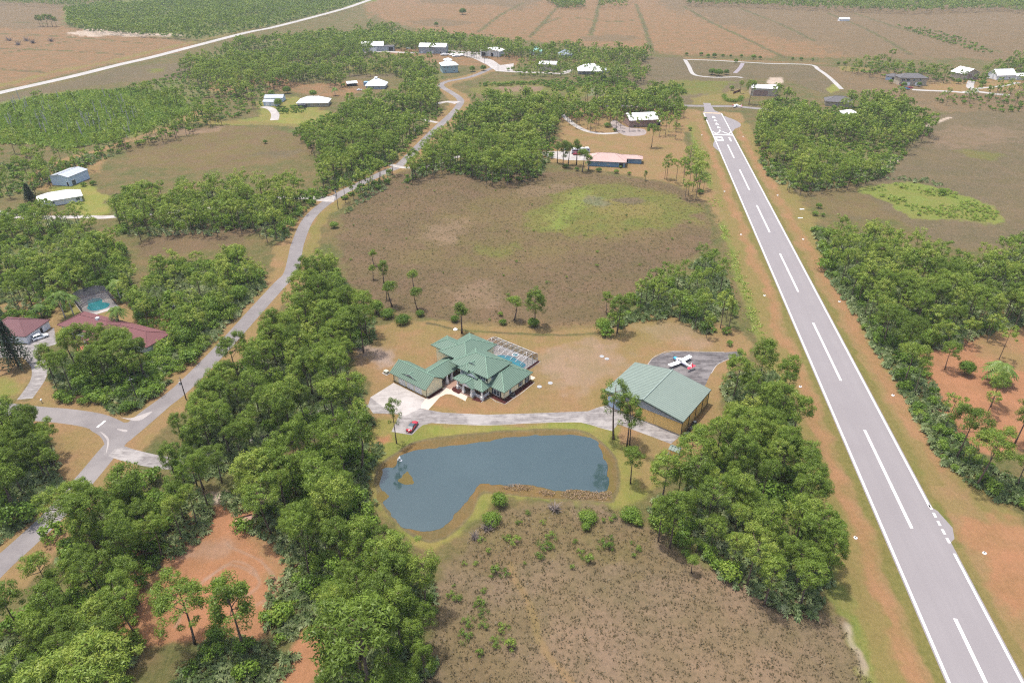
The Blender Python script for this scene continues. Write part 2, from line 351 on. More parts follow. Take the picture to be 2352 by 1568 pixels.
for P in ([(0,51),(70,53),(150,58)],[(0,78),(100,82),(220,90),(330,100),(440,100)],[(0,124),(70,112),(140,98),(200,92)],[(0,112),(60,114),(120,116),(280,125)],[(0,160),(100,166)]):
    zline('ditch',P,5,3,3)
zline('ygreen',[(0,198),(130,165),(260,140),(350,118),(440,98),(600,62)],10,5,6)
zone('palm',[(150,20),(300,0),(900,-20),(860,4),(780,18),(650,48),(560,68),(450,82),(300,74),(200,66),(150,50)],8,10)
zone('marshd',[(-60,236),(0,226),(70,208),(160,186),(280,155),(417,143),(493,153),(433,180),(270,190),(130,210),(0,244),(-60,250)],5,8)
zone('mgreen',[(340,160),(385,155),(380,163),(345,168)],4,4)
zone('palm',[(-60,250),(60,222),(190,208),(320,205),(420,225),(440,255),(380,285),(260,325),(160,345),(60,330),(-60,330)],6,8)
zone('field',[(600,172),(640,178),(700,194),(760,190),(835,184),(850,205),(800,222),(740,222),(700,214),(615,205)],4,5)
zone('mgreen',[(785,155),(850,146),(905,148),(905,172),(830,179),(785,172)],3,4)
zone('marshd',[(785,168),(850,172),(905,168),(905,178),(830,181),(785,176)],3,4)
zone('field',[(810,108),(960,112),(1160,122),(1210,132),(1190,150),(1030,152),(900,124)],4,5)
zone('mgreen',[(1080,205),(1120,190),(1200,185),(1300,192),(1300,212),(1200,217),(1100,218)],4,5)
zone('marshp',[(1130,202),(1190,198),(1250,200),(1240,210),(1160,213)],4,5)
zone('teal',[(1345,202),(1420,205),(1425,220),(1350,222)],4,4); zone('mgreen',[(1300,190),(1350,195),(1350,222),(1300,220)],4,5)
zone('marshd',[(1420,175),(1490,130),(1570,133),(1700,182),(1700,212),(1650,232),(1560,238),(1450,205)],5,8)
zone('mgreen',[(1480,198),(1560,184),(1690,188),(1640,216),(1520,218)],6,10)
zone('ygreen',[(1590,225),(1650,215),(1700,205),(1725,215),(1700,240),(1590,242)],3,4)
zone('marshd',[(1575,138),(1860,151),(1935,206),(1890,216),(1800,182),(1620,180)],4,5)
zone('fieldd',[(1862,152),(2000,160),(2352,205),(2400,262),(2150,257),(2000,217),(1940,205)],5,8)
zone('ygreen',[(1925,153),(2000,155),(1990,166),(1930,164)],4,4)
zone('lawnb',[(1895,205),(1918,192),(1936,204),(1905,214)],2,2)
zone('sand',[(1768,178),(1798,177),(1800,192),(1775,200),(1760,190)],2,2)
zone('dry',[(2120,195),(2250,180),(2352,185),(2352,205),(2200,215),(2120,205)],4,5)
zone('dry',[(1270,248),(1420,240),(1520,248),(1575,250),(1615,255),(1650,400),(1645,445),(1560,430),(1470,405),(1350,388),(1225,368),(1240,340),(1285,322)],3,5)
zone('dry',[(475,190),(560,180),(600,176),(585,200),(540,215),(480,210)],5,6)
zone('lawn',[(440,262),(520,245),(600,232),(680,222),(765,262),(745,292),(600,288),(480,288)],3,5)
zone('lawnb',[(635,262),(655,248),(690,255),(690,290),(640,288)],2,2)
zone('scrub',[(470,215),(590,215),(600,270),(520,280),(455,262)],3,5)
zline('dry',[(60,430),(110,388),(160,365),(250,340),(390,292),(440,267),(475,246)],9,2,2)
zline('ygreen',[(400,284),(480,279),(600,284),(680,288)],7,3,3)
zone('olive',[(270,345),(330,310),(430,294),(520,289),(620,296),(700,310),(730,335),(720,355),(650,370),(560,385),(450,391),(350,386),(290,370)],3,5)
zone('marshp',[(330,318),(430,296),(520,291),(500,302),(400,312)],5,5); zone('marshd',[(560,352),(640,345),(700,350),(640,365)],6,8)
zone('dry',[(60,440),(75,410),(180,372),(250,352),(235,395),(130,418),(110,440)],3,4)
zone('lawnb',[(110,432),(200,418),(248,450),(252,490),(200,500),(150,470)],2,3)
zone('marsh',[(300,585),(350,545),(450,512),(560,500),(605,520),(560,560),(470,572),(360,592)],4,6)
zone('dry',[(0,705),(60,692),(160,680),(250,658),(285,690),(350,720),(425,735),(410,760),(260,785),(100,765),(0,745)],3,4)
zone('lawn',[(150,700),(180,690),(190,730),(150,735)],3,3)
zone('dry',[(-60,815),(62,820),(84,848),(52,906),(-60,910)],2,3); zone('lawn',[(-60,862),(30,868),(55,890),(40,906),(-60,908)],4,4)
zone('dry',[(72,918),(100,880),(330,900),(480,800),(600,680),(640,620),(664,640),(560,750),(425,892),(300,948),(110,938)],2,3)
zone('dry',[(60,962),(240,978),(245,1040),(140,1170),(0,1270),(-60,1290),(-60,1240),(120,1090),(130,1010)],2,3)
# road verges
zline('dry',ROAD,17,2,3); zline('dry',SIDE,12,2,3); zline('ygreen',[(850,425),(790,455),(750,490),(725,530),(705,600)],5,2,3)
# the big central marsh
zone_s('marsh',[(905,405),(1000,388),(1150,388),(1300,396),(1450,407),(1560,432),(1630,472),(1662,520),(1640,560),(1560,605),(1490,640),(1430,690),(1390,735),(1330,750),(1200,752),(1060,740),(980,730),(900,715),(820,680),(790,610),(778,550),(790,495),(840,445)],3,5)
zone_s('olive',[(960,560),(1060,470),(1250,410),(1450,420),(1600,470),(1600,530),(1400,560),(1250,590),(1100,620),(1000,610)],12,14,.75)
zone_s('mgreen',[(1225,520),(1250,460),(1310,430),(1420,425),(1540,445),(1600,480),(1560,520),(1440,535),(1330,540)],7,8)
zone_s('mbright',[(1262,510),(1300,450),(1345,435),(1360,460),(1300,500),(1320,520),(1290,525)],5,7); zone_s('ygreen',[(1350,475),(1420,450),(1500,470),(1520,500),(1440,505),(1370,500)],6,9,.7)
zone_s('teal',[(1335,455),(1360,450),(1400,468),(1380,475),(1345,468)],3,4)
zone_s('marshd',[(1400,455),(1450,450),(1475,462),(1430,468)],3,4)
zone_s('mgreen',[(1100,570),(1170,562),(1180,580),(1120,590)],6,6,.7)
zone_s('marshp',[(990,535),(1050,500),(1075,510),(1050,550),(1000,555)],7,8,.7); zone_s('marshp',[(1040,655),(1120,650),(1140,690),(1070,705)],7,8,.6)
zone_s('marshp',[(1180,435),(1300,420),(1310,435),(1200,455)],6,8,.5)
zone_s('dry',[(1000,742),(1200,742),(1390,742),(1400,765),(1200,772),(1000,760)],5,5,.5)
# right marsh
zone_s('marshd',[(2080,285),(2160,262),(2400,268),(2440,540),(2200,565),(2050,505),(1930,505),(1890,470),(1800,420),(1850,405),(1990,412),(2060,372),(2110,305)],3,5)
zone_s('olive',[(1850,420),(1960,420),(2020,480),(2100,520),(2000,500),(1900,495)],6,8,.8)
zone_s('mgreen',[(2200,345),(2290,350),(2300,365),(2230,362)],6,6,.7); zone_s('marshp',[(2120,300),(2300,290),(2360,310),(2300,330),(2150,340)],12,14,.5)
zone_s('mbright',[(1965,432),(2050,421),(2130,424),(2220,450),(2300,490),(2290,515),(2200,508),(2100,502),(2030,462)],3,5)
zline('sand',[(2010,398),(2040,380),(2068,362)],3,1,1); zline('sand',[(2125,290),(2150,282),(2180,270)],3,1,1)
# runway strips
zworld('dry',[rw(-30,-27),rw(-30,27),rw(RLEN+4,21),rw(RLEN+4,-19)],2,2.5)
zworld('scrub',[rw(-30,-27),rw(-30,-19),rw(RLEN-60,-19),rw(RLEN-60,-27)],2,2.5)
zworld('mbright',[rw(-30,-22.5),rw(-30,-18.5),rw(RLEN-40,-18),rw(RLEN-40,-21.5)],1.5,2.5,.75)
zworld('ygreen',[rw(-30,-19),rw(-30,-14),rw(RLEN-30,-14),rw(RLEN-30,-19)],2.5,3,.85); zworld('ygreen',[rw(-30,17),rw(-30,27),rw(RLEN-30,23),rw(RLEN-30,15)],3,4,.9); zworld('ygreen',[rw(-30,8),rw(-30,16),rw(60,12),rw(150,8)],3,4,.7)
zworld('mgreen',[rw(-30,-9.6),rw(-30,-6),rw(RLEN,-6),rw(RLEN,-9)],1.5,2,.75); zworld('mgreen',[rw(-30,6),rw(-30,9.6),rw(RLEN,9),rw(RLEN,6)],1.5,2,.75)
zworld('dirt',[rw(-30,-14),rw(-30,-11),rw(RLEN-50,-10.5),rw(RLEN-50,-13.5)],2,2.5,.4); zworld('dirt',[rw(60,12),rw(60,16),rw(RLEN-50,14),rw(RLEN-50,11.5)],2,2.5,.4)
zone('dry',[(1560,430),(1600,400),(1640,440),(1660,500),(1650,520),(1625,470)],4,4)
zone_s('ygreen',[(2120,1090),(2230,1180),(2330,1330),(2420,1420),(2420,1640),(2330,1500),(2240,1330),(2160,1210)],4,5,.8); zone_s('mgreen',[(2110,1090),(2140,1140),(2190,1240),(2290,1430),(2340,1560),(2300,1500),(2200,1320)],3,4,.5)
# homestead yard
zone_s('dry',[(765,772),(850,748),(980,738),(1200,756),(1385,752),(1440,722),(1500,708),(1570,722),(1690,760),(1720,800),(1690,850),(1645,960),(1600,1050),(1560,1075),(1480,1045),(1400,1010),(1380,985),(1200,978),(880,985),(850,940),(830,850)],2,3)
zone_s('ygreen',[(860,755),(980,742),(1200,768),(1400,765),(1500,720),(1560,740),(1480,775),(1250,785),(1000,765)],6,6,.55)
zone_s('dirt',[(960,880),(1020,905),(1080,925),(1200,935),(1160,948),(1020,942),(990,930)],5,4,.35)
zone_s('gravel',[(1250,805),(1330,790),(1420,800),(1400,860),(1320,890),(1260,870)],9,9,.4); zone_s('gravel',[(1480,740),(1560,740),(1640,780),(1560,790)],8,8,.3); zone_s('lawn',[(985,925),(1040,945),(1120,944),(1210,925),(1150,955),(1020,950)],4,5,.35)
zone('gravel',[(800,790),(850,800),(910,805),(900,830),(850,825),(810,810)],6,6); zline('ditch',[(980,742),(1060,758),(1150,764),(1300,769),(1400,765)],1.2,.8,.8)
zone_s('lawn',[(880,965),(980,974),(1180,974),(1330,966),(1415,985),(1420,1010),(1450,1030),(1500,1060),(1505,1120),(1430,1160),(1300,1153),(1180,1142),(1090,1185),(1050,1235),(960,1252),(880,1190),(845,1100),(835,1040),(860,990)],2,3)
zone_s('dry',[(1465,1060),(1500,1050),(1500,1110),(1470,1130),(1455,1090)],3,4,.7); zone_s('lawnb',[(985,978),(1180,980),(1330,975),(1380,990),(1330,990),(1200,985),(1040,1000),(985,1000)],2,3)
zone('dirt',[(870,1010),(895,1005),(900,1020),(875,1025)],2,2)
Z.append(('bank',spline(garr(BANK_D),6,True),.8,1.2,None,1.0)); Z.append(('marshd',spline(garr(BANK_D),6,True),.5,.5,.45,.8))
Z.append(('shelf',spline(garr([(x+(1150-x)*.012,y+(1100-y)*.03) for x,y in BANK_D]),6,True),.8,1.0,None,1.0))
# clearings among the pines
zone_s('dirt',[(480,1150),(560,1165),(600,1200),(650,1270),(690,1340),(665,1400),(560,1470),(420,1480),(280,1510),(250,1480),(285,1360),(310,1270),(400,1210)],2,3)
zone_s('dry',[(310,1340),(360,1300),(380,1340),(340,1420),(310,1440)],5,5,.7); zone_s('dry',[(600,1200),(650,1290),(690,1340),(640,1330),(600,1240)],4,4,.7)
zone_s('gravel',[(420,1270),(500,1240),(560,1250),(500,1280),(430,1290)],4,4,.4)
for P in ([(470,1330),(540,1290),(600,1330),(560,1370),(490,1360)],[(520,1250),(600,1290),(640,1350),(590,1390)],[(400,1440),(440,1360),(520,1300),(590,1320)]): zline('gravel',P,.7,.4,.6,.35)
zone('sand',[(480,1125),(510,1130),(505,1150),(485,1150)],2,2)
zone_s('dirt',[(700,1440),(770,1395),(780,1440),(740,1568),(700,1660),(640,1660),(655,1540)],2,3)
zone_s('dirt',[(2100,765),(2200,745),(2300,700),(2420,690),(2420,1010),(2352,1040),(2270,1040),(2200,1010),(2150,940),(2095,850)],3,4)
zone_s('sand',[(2165,950),(2180,965),(2190,990),(2175,985)],1.5,2); zone_s('dry',[(2250,760),(2352,740),(2352,830),(2280,830)],5,5,.8)
zone('dry',[(2130,1130),(2200,1120),(2280,1180),(2420,1230),(2420,1640),(2300,1500)],3,4); zone_s('dirt',[(2190,1200),(2300,1195),(2400,1230),(2400,1290),(2260,1270)],5,5,.7); zone_s('dirt',[(2270,1290),(2400,1280),(2400,1420),(2300,1380)],4,4,.8)
zworld('mgreen',[rw(-30,6),rw(-30,9.6),rw(60,9),rw(60,6)],1,1,.5)
# near marsh
zone_s('marshn',[(930,1660),(960,1540),(990,1450),(1010,1370),(1040,1290),(1090,1220),(1140,1180),(1250,1160),(1400,1165),(1500,1215),(1600,1290),(1700,1330),(1850,1390),(1930,1420),(1960,1480),(2010,1600),(2020,1660)],3,4)
zone_s('olive',[(1050,1290),(1110,1210),(1180,1175),(1300,1175),(1420,1190),(1500,1240),(1450,1290),(1250,1300),(1130,1320)],6,8,.75)
zone_s('olive',[(1000,1560),(1000,1450),(1060,1380),(1150,1400),(1200,1500),(1100,1600)],8,8,.5); zone_s('marshp',[(1250,1480),(1500,1440),(1800,1500),(1850,1620),(1300,1640)],14,14,.6)
zone_s('marshp',[(1580,1300),(1700,1345),(1850,1400),(1800,1420),(1680,1380)],5,5,.7)
zline('dry',[(1175,1295),(1200,1370),(1225,1440),(1260,1500),(1310,1560)],1.6,1,1,.6)
zline('sand',[(1946,1440),(1960,1470),(1975,1510),(1990,1545)],1.3,1.2,1.6,.55)

def build_ground():
    xs = np.concatenate([np.arange(-2400,-90,110), np.arange(-90,2442,3.2), np.arange(2450,4700,110)])
    ys = np.concatenate([[-148,-146,-143,-139,-134,-128,-120,-110,-100,-90,-80,-70,-62,-54,-46,-38,-30,-24], np.arange(-18,1690,2.6), np.arange(1720,3300,150)])
    u = (xs[None,:]-1176)/CF; w = (ys[:,None]-784)/CF
    k = CH/(SP+w*CP)
    X = u*k; Y = (CP-w*SP)*k+0*u
    ny, nx = X.shape
    x, y = X.ravel(), Y.ravel()
    n = len(x)
    cols = {k: (np.array(v[0])*KG, np.array(v[1])*KG, v[2]) for k,v in PAL.items()}
    A = np.tile(cols['scrub'][0],(n,1)); B = np.tile(cols['scrub'][1],(n,1)); G = np.full(n, .8)
    wob1 = fbm(x,y,9,3)-.5; wob2 = fbm(x,y,9,41)-.5; wob3 = fbm(x,y,2.2,5,2)-.5; wob4 = fbm(x,y,2.2,77,2)-.5
    for kind,P,soft,amp,half,wt in Z:
        x0,y0 = P.min(0)-soft-amp*2-(half or 0); x1,y1 = P.max(0)+soft+amp*2+(half or 0)
        ii = np.nonzero((x>x0)&(x<x1)&(y>y0)&(y<y1))[0]
        if not len(ii): continue
        px = x[ii]+amp*(wob1[ii]*2+wob3[ii]*.8); py = y[ii]+amp*(wob2[ii]*2+wob4[ii]*.8)
        if half is None:
            d = dist_line(px,py,P,True); d = np.where(inside(px,py,P), d, -d)
        else:
            d = half - dist_line(px,py,P, kind=='marshd' and half<1)
        t = np.clip(d/soft+.5,0,1); t = (t*t*(3-2*t)*wt)[:,None]
        a,b,gr = cols[kind]
        A[ii] = A[ii]*(1-t)+a*t; B[ii] = B[ii]*(1-t)+b*t; G[ii] = G[ii]*(1-t[:,0])+gr*t[:,0]
    V = np.stack([x,y,np.zeros(n)],1)
    iy, ix = np.meshgrid(np.arange(ny-1),np.arange(nx-1),indexing='ij')
    a = (iy*nx+ix).ravel()
    F = np.stack([a,a+nx,a+nx+1,a+1],1)
    t = NT('ground_cover'); p = t.pos()
    ca = t.add('ShaderNodeAttribute', attribute_name='cover_a'); cb = t.add('ShaderNodeAttribute', attribute_name='cover_b')
    gr = t.add('ShaderNodeAttribute', attribute_name='tussock').outputs['Fac']
    m1 = t.ramp(t.noise(p,.09,5,.62),[(.38,0.0),(.62,1.0)])
    c = t.mix(m1, ca.outputs['Color'], cb.outputs['Color'])
    # mowing streaks / litter: small light and dark flecks, each a real patch of straw or tuft
    f1 = t.ramp(t.noise(p,1.15,4,.7),[(.40,0.0),(.60,1.0)]); f2 = t.ramp(t.noise(p,.42,4,.7),[(.36,0.0),(.64,1.0)])
    fl = t.math('ADD', t.math('MULTIPLY',f1,.55), t.math('MULTIPLY',f2,.45))
    amt = t.math('ADD', t.math('MULTIPLY', gr, .52), .15)
    lo = t.mix(amt, c, t.mix(.62, c, (.020,.022,.009))); hi = t.mix(t.math('MULTIPLY',amt,.75), c, t.mix(.5, c, (.215,.15,.078)))
    c = t.mix(fl, lo, hi)
    ms = t.add('ShaderNodeMapping'); ms.inputs['Scale'].default_value = (1.5,.07,1); ms.inputs['Rotation'].default_value = (0,0,R(8)); t.lk(p,ms.inputs[0])
    mw = t.ramp(t.noise(ms.outputs[0],.9,4,.65),[(.36,0.0),(.64,1.0)])
    c = t.mix(t.math('MULTIPLY',t.math('SUBTRACT',1.0,gr,clamp=True),.34), c, t.mix(mw, t.mix(.45,c,(.10,.085,.03)), t.mix(.4,c,(.24,.15,.085))))
    pa = t.math('MULTIPLY', t.ramp(t.noise(p,.03,4,.6),[(.42,0.0),(.7,1.0)]), .30)
    c = t.mix(pa, c, t.mix(.5, c, (.17,.11,.055)))
    bm = t.noise(p,1.6,4,.7)
    t.bsdf(c,.95,.08,bump=bm,bstr=.55,bdist=.35)
    me = np_mesh('ground',V,F,t.mat)
    for nm,arr in (('cover_a',A),('cover_b',B)):
        at = me.attributes.new(nm,'FLOAT_COLOR','POINT'); at.data.foreach_set('color', np.concatenate([arr,np.ones((n,1))],1).astype(np.float32).ravel())
    at = me.attributes.new('tussock','FLOAT','POINT'); at.data.foreach_set('value', G.astype(np.float32))
    o = bpy.data.objects.new('ground',me); COL.objects.link(o); struct(o); return o
build_ground()
# ================================================================ paved sheets
def ribbon(name, P, width, z, mat, k=8, raw=False, taper=None):
    c = spline(np.array(P) if raw else garr(P), k); n = len(c)
    t = np.gradient(c,axis=0); t /= np.linalg.norm(t,axis=1)[:,None]+1e-9; nn = np.stack([-t[:,1],t[:,0]],1)
    wv = np.full(n,width/2) if taper is None else np.interp(np.linspace(0,1,n),np.linspace(0,1,len(taper)),taper)/2
    L = c+nn*wv[:,None]; Rr = c-nn*wv[:,None]
    mb = MB(); mb.raw([(a,b,z) for a,b in L]+[(a,b,z) for a,b in Rr],[(n+i,n+i+1,i+1,i) for i in range(n-1)])
    return struct(mb.build(name,mat))
def sheet(name, P, z, mat, raw=False, smooth=0, rag=0.0):
    P = np.array(P) if raw else garr(P)
    if smooth: P = spline(P,smooth,True)
    if rag: P = P+rag*np.stack([fbm(P[:,0],P[:,1],3.2,12,3)-.5,fbm(P[:,0],P[:,1],3.2,55,3)-.5],1)
    bm = bmesh.new(); vs = [bm.verts.new((a,b,z)) for a,b in P]
    f = bm.faces.new(vs); f.normal_update()
    if f.normal.z < 0: f.normal_flip()
    bmesh.ops.triangulate(bm, faces=[f]); me = bpy.data.meshes.new(name); bm.to_mesh(me); bm.free(); me.materials.append(mat)
    o = bpy.data.objects.new(name,me); COL.objects.link(o); return struct(o)
M = {}
def asphalt(name, c, d, l):
    c,d,l = kg(c,d,l)
    t = NT(name); p = t.pos(); n1 = t.noise(p,.25,6,.65); n2 = t.noise(p,3,4,.7); n3 = t.noise(p,.05,3)
    k = t.mix(t.ramp(n1,[(.35,0.0),(.68,1.0)]),d,c); k = t.mix(t.math('MULTIPLY',t.ramp(n3,[(.45,0.0),(.65,1.0)]),.45),k,l)
    k = t.mix(t.math('MULTIPLY',t.ramp(n2,[(.45,0.0),(.6,1.0)]),.22),k,tuple(x*1.4 for x in c))
    t.bsdf(k,.9,.15); return t.mat
M['road'] = asphalt('road_asphalt',(.205,.188,.186),(.165,.150,.150),(.275,.255,.25))
M['shell'] = asphalt('shell_road',(.37,.355,.34),(.31,.295,.28),(.44,.42,.40))
def concrete(name, col, drk, lgt):
    col,drk,lgt = kg(col,drk,lgt)
    t = NT(name); p = t.pos(); n1 = t.noise(p,.55,7,.7); n2 = t.noise(p,.12,4,.6); n3 = t.noise(p,2.5,4,.7)
    m = t.add('ShaderNodeMapping'); m.inputs['Scale'].default_value=(.5,3.2,1); m.inputs['Rotation'].default_value=(0,0,R(-38)); t.lk(p,m.inputs[0])
    st = t.noise(m.outputs[0],.35,5,.7)
    k = t.mix(t.ramp(n1,[(.38,0.0),(.66,1.0)]),drk,col); k = t.mix(t.math('MULTIPLY',t.ramp(st,[(.5,0.0),(.62,1.0)]),.6),k,lgt)
    k = t.mix(t.math('MULTIPLY',t.ramp(n2,[(.5,0.0),(.6,1.0)]),.55),k,lgt); k = t.mix(t.math('MULTIPLY',n3,.2),k,drk)
    t.bsdf(k,.9,.15); return t.mat
M['conc'] = concrete('weathered_concrete',(.27,.25,.243),(.165,.150,.147),(.40,.375,.36))
M['concdark'] = concrete('dark_concrete',(.150,.137,.139),(.075,.069,.071),(.25,.232,.23))
M['concnew'] = concrete('clean_concrete',(.40,.37,.35),(.30,.275,.26),(.48,.45,.43))
M['walk'] = plain('cream_walk',(.55,.455,.38),.85,.2,var=.06); M['paver'] = plain('brick_paver',(.30,.19,.145),.9,.15,scale=3); M['mulch'] = plain('red_mulch',(.060,.018,.016),.95,.1,var=.4,scale=4)
def paintmat(name, col, wear=.35):
    t = NT(name); p = t.pos(); n = t.noise(p,1.5,5,.75)
    t.bsdf(t.mix(t.ramp(n,[(.30,wear),(.52,.08)]),col,(.26,.24,.24)),.7,.2); return t.mat
M['wpaint'] = paintmat('white_paint',(.62,.61,.60)); M['ypaint'] = paintmat('yellow_paint',(.62,.42,.20))
# the curving road, the side road and its flared junction
ribbon('road',ROAD,5.6,.012,M['road'])
ribbon('side_road',SIDE,6.4,.016,M['road'])
sheet('road_junction',[(205,953),(262,970),(310,966),(345,948),(388,914),(408,915),(300,1010),(262,1032),(243,1052),(240,1020),(228,1000),(205,984)],.020,M['road'],smooth=3)
t_ = paving('sandy_asphalt',(.36,.33,.31),(.28,.255,.25)); 
for P in ([(276,958),(318,966),(350,945),(330,950),(300,960)],[(230,991),(248,1004),(250,1020),(243,1042),(246,1012)],[(268,985),(292,987),(288,992)]): sheet('road_grit',P,.024,t_,smooth=4)
ribbon('stop_line',[(223,981),(242,966)],.6,.028,M['wpaint'],2)
ribbon('shell_road',SHELL,11,.012,M['shell'])
ribbon('dirt_road',[(1140,152),(1120,138),(1085,131),(1040,120),(990,122),(930,121),(880,119),(820,121)],9,.012,M['concnew'])
sheet('gravel_yard',[(1030,116),(1104,120),(1108,134),(1150,150),(1180,146),(1178,166),(1140,164),(1120,150),(1085,133),(1040,124)],.016,M['concnew'])
ribbon('gravel_lane',[(1150,163),(1180,165),(1240,167),(1290,169),(1310,160)],7,.02,M['concnew'])
# driveways off the road
ribbon('driveway',[(-30,483),(40,497),(70,500),(190,498),(240,499),(310,493),(350,491),(460,482),(480,479),(545,464),(600,455),(700,454),(740,457),(768,456)],4.2,.014,M['concnew'],taper=[4.2]*9+[6,11])
ribbon('driveway',[(57,916),(87,872),(90,841),(76,822),(60,805)],4.2,.014,M['conc'])
sheet('parking_court',[(-40,822),(55,820),(88,846),(96,836),(80,815),(95,800),(130,790),(124,752),(60,792),(-40,795)],.02,M['conc'])
ribbon('driveway',[(895,378),(930,385),(985,383),(1020,370),(1060,358)],3.6,.014,M['concnew'])
ribbon('driveway',[(1000,240),(1025,234),(1052,236)],6,.014,M['concnew'],taper=[4,5,11]); ribbon('driveway',[(940,262),(975,275),(1005,282)],3.5,.014,M['concnew'])
ribbon('driveway',[(1268,244),(1287,258),(1310,280),(1342,299),(1380,307),(1420,305)],4,.014,M['concnew'])
sheet('gravel_yard',[(1418,302),(1402,285),(1412,276),(1440,292),(1480,297),(1480,310),(1440,312)],.012,paving('gravel_grey',(.30,.25,.235),(.24,.2,.185)),smooth=3)
sheet('parking_court',[(1228,349),(1300,347),(1352,349),(1352,369),(1300,368),(1262,362)],.014,M['concnew'])
ribbon('taxi_lane',[(1300,242),(1400,244),(1500,243),(1568,243),(1640,244),(1690,245),(1760,252),(1800,262)],6.5,.010,M['road'])
ribbon('driveway',[(604,245),(622,250),(632,262),(630,276)],6,.014,M['concnew'])
for P in ([(1573,137),(1582,152),(1592,170),(1615,176),(1650,178),(1690,177),(1705,179)],[(1573,137),(1640,139),(1685,141.5),(1760,146),(1858,149),(1880,160),(1905,178),(1933,205)]): ribbon('sand_track',P,4,.014,M['shell'])
ribbon('sand_track',[(1706,145),(1700,156),(1688,168)],4,.018,plain('grey_sand',(.25,.22,.24),.9)); 
ribbon('estate_road',[(2095,206),(2125,208),(2180,210),(2220,213),(2240,208),(2228,200),(2232,186)],6,.014,M['shell']); ribbon('estate_road',[(2215,212),(2245,211),(2285,216),(2320,219)],7,.018,M['shell']); ribbon('estate_road',[(2235,205),(2260,202),(2300,198),(2340,190)],4,.022,M['shell'])
# homestead concrete
ribbon('driveway',DRIVE_W,4.6,.014,M['conc']); sheet('driveway_apron',APRON_D,.018,M['conc'])
sheet('parking_apron',[(851,912),(904,879),(977,915),(966,937),(930,955),(917,951),(880,935)],.022,M['concnew'])
sheet('garden_path',WALK_D,.027,M['walk']); sheet('aircraft_apron',APR2_D,.014,M['concdark'])
for P in ([(1480,850),(1498,823.5),(1520,811.5),(1546,806.5),(1664,808.5)],[(1674,824),(1648,837),(1634,857)],[(1000,971.2),(1117,976),(1217,971.3),(1331,969.3),(1377,981.3),(1407,989.3)]): ribbon('apron_edge',P,.18,.024,M['concnew'])
# pond
def water():
    t = NT('pond_water'); p = t.pos(); n = t.noise(p,.05,3); n2 = t.noise(p,6,3)
    c = t.mix(t.ramp(n,[(.4,0.0),(.7,1.0)]),(.024,.044,.047),(.030,.052,.055))
    b = t.bsdf(c,.035,1.0,bump=n2,bstr=.06,bdist=.02); b.inputs['IOR'].default_value = 1.45; return t.mat
sheet('pond_water',WATER_D,.03,water(),smooth=12,rag=2.2)
al = plain('pond_weed',(.115,.085,.022),.8,.2,var=.3,scale=2)
for P in ([(921,1096),(932,1085),(944,1094),(945,1110),(930,1112),(915,1106)],[(868,1140),(880,1130),(896,1135),(888,1150),(872,1155)],[(1386,1032),(1400,1050),(1412,1100),(1408,1130),(1397,1128),(1398,1080)]): sheet('pond_weed',P,.036,al,smooth=8,rag=2.5)
# ================================================================ runway and its paint
def rsheet(name, P, z, mat, smooth=0): return sheet(name,[rw(s,q) for s,q in P],z,mat,True,smooth)
def runway_mat():
    t = NT('runway_asphalt'); p = t.pos()
    m = t.add('ShaderNodeMapping'); m.inputs['Rotation'].default_value=(0,0,math.atan2(RN.y,RN.x)*-1); t.lk(p,m.inputs[0])
    m2 = t.add('ShaderNodeMapping'); m2.inputs['Scale'].default_value=(.5,.01,1); t.lk(m.outputs[0],m2.inputs[0])
    st = t.noise(m2.outputs[0],.9,4,.6); n = t.noise(p,.08,4,.6); n2 = t.noise(p,2.6,4,.7)
    c = t.mix(t.ramp(st,[(.35,0.0),(.65,1.0)]),(.168,.155,.160),(.182,.168,.173)); c = t.mix(t.math('MULTIPLY',t.ramp(n,[(.4,0.0),(.65,1.0)]),.5),c,(.158,.145,.150))
    c = t.mix(t.math('MULTIPLY',t.ramp(n2,[(.42,0.0),(.6,1.0)]),.2),c,(.20,.187,.188)); t.bsdf(c,.9,.15); return t.mat
M['rw'] = runway_mat(); hw = RW/2+.35
rsheet('runway',[(-40,-hw),(-40,hw),(RLEN,hw),(RLEN+9,hw-4.5),(RLEN+28,hw-5.5),(RLEN+36,hw-5),(RLEN+36,-hw+3.5),(RLEN+28,-hw+3.5),(RLEN+9,-hw+2),(RLEN,-hw)],.014,M['rw'])
sb = (g(2135,1165)-RC1).dot(RD); se = (g(2182,1240)-RC1).dot(RD)
rsheet('turning_bay',[(se-1,hw-.4),(se+.6,hw+1.2),(se+4,hw+2.1),(sb-6,hw+2.1),(sb-1,hw+.8),(sb+.5,hw-.4)],.010,M['rw'])
rsheet('turning_bay',[(RLEN-11,hw-.4),(RLEN-14,hw+3),(RLEN-22,hw+7),(RLEN-32,hw+9),(RLEN-41,hw+7.5),(RLEN-48,hw+3),(RLEN-55,hw-.4)],.010,M['rw'],4)
s_ = (g(1645,336)-RC1).dot(RD); rsheet('turning_bay',[(s_+14,-hw+.4),(s_+8,-hw-1.4),(s_,-hw-2.4),(s_-8,-hw-1.2),(s_-11,-hw+.4)],.010,M['rw'],3)
rl = lambda P,n='runway_marking',m='wpaint': rsheet(n,P,.020,M[m])
ew = .5; e0 = RW/2
rl([(-40,-e0),(-40,-e0+ew),(RLEN,-e0+ew),(RLEN,-e0)]); rl([(sb,e0-ew),(sb,e0),(RLEN,e0),(RLEN,e0-ew)]); rl([(-40,e0-ew),(-40,e0),(se-4,e0),(se-4,e0-ew)])
for i in range(5):
    s = se-1.5+i*(sb-se+3)/5.0+.6; rl([(s,e0-.35),(s,e0+.2),(s+1.5,e0+.2),(s+1.5,e0-.35)])
D6 = (g(2204,1421)-RC1).dot(RD)
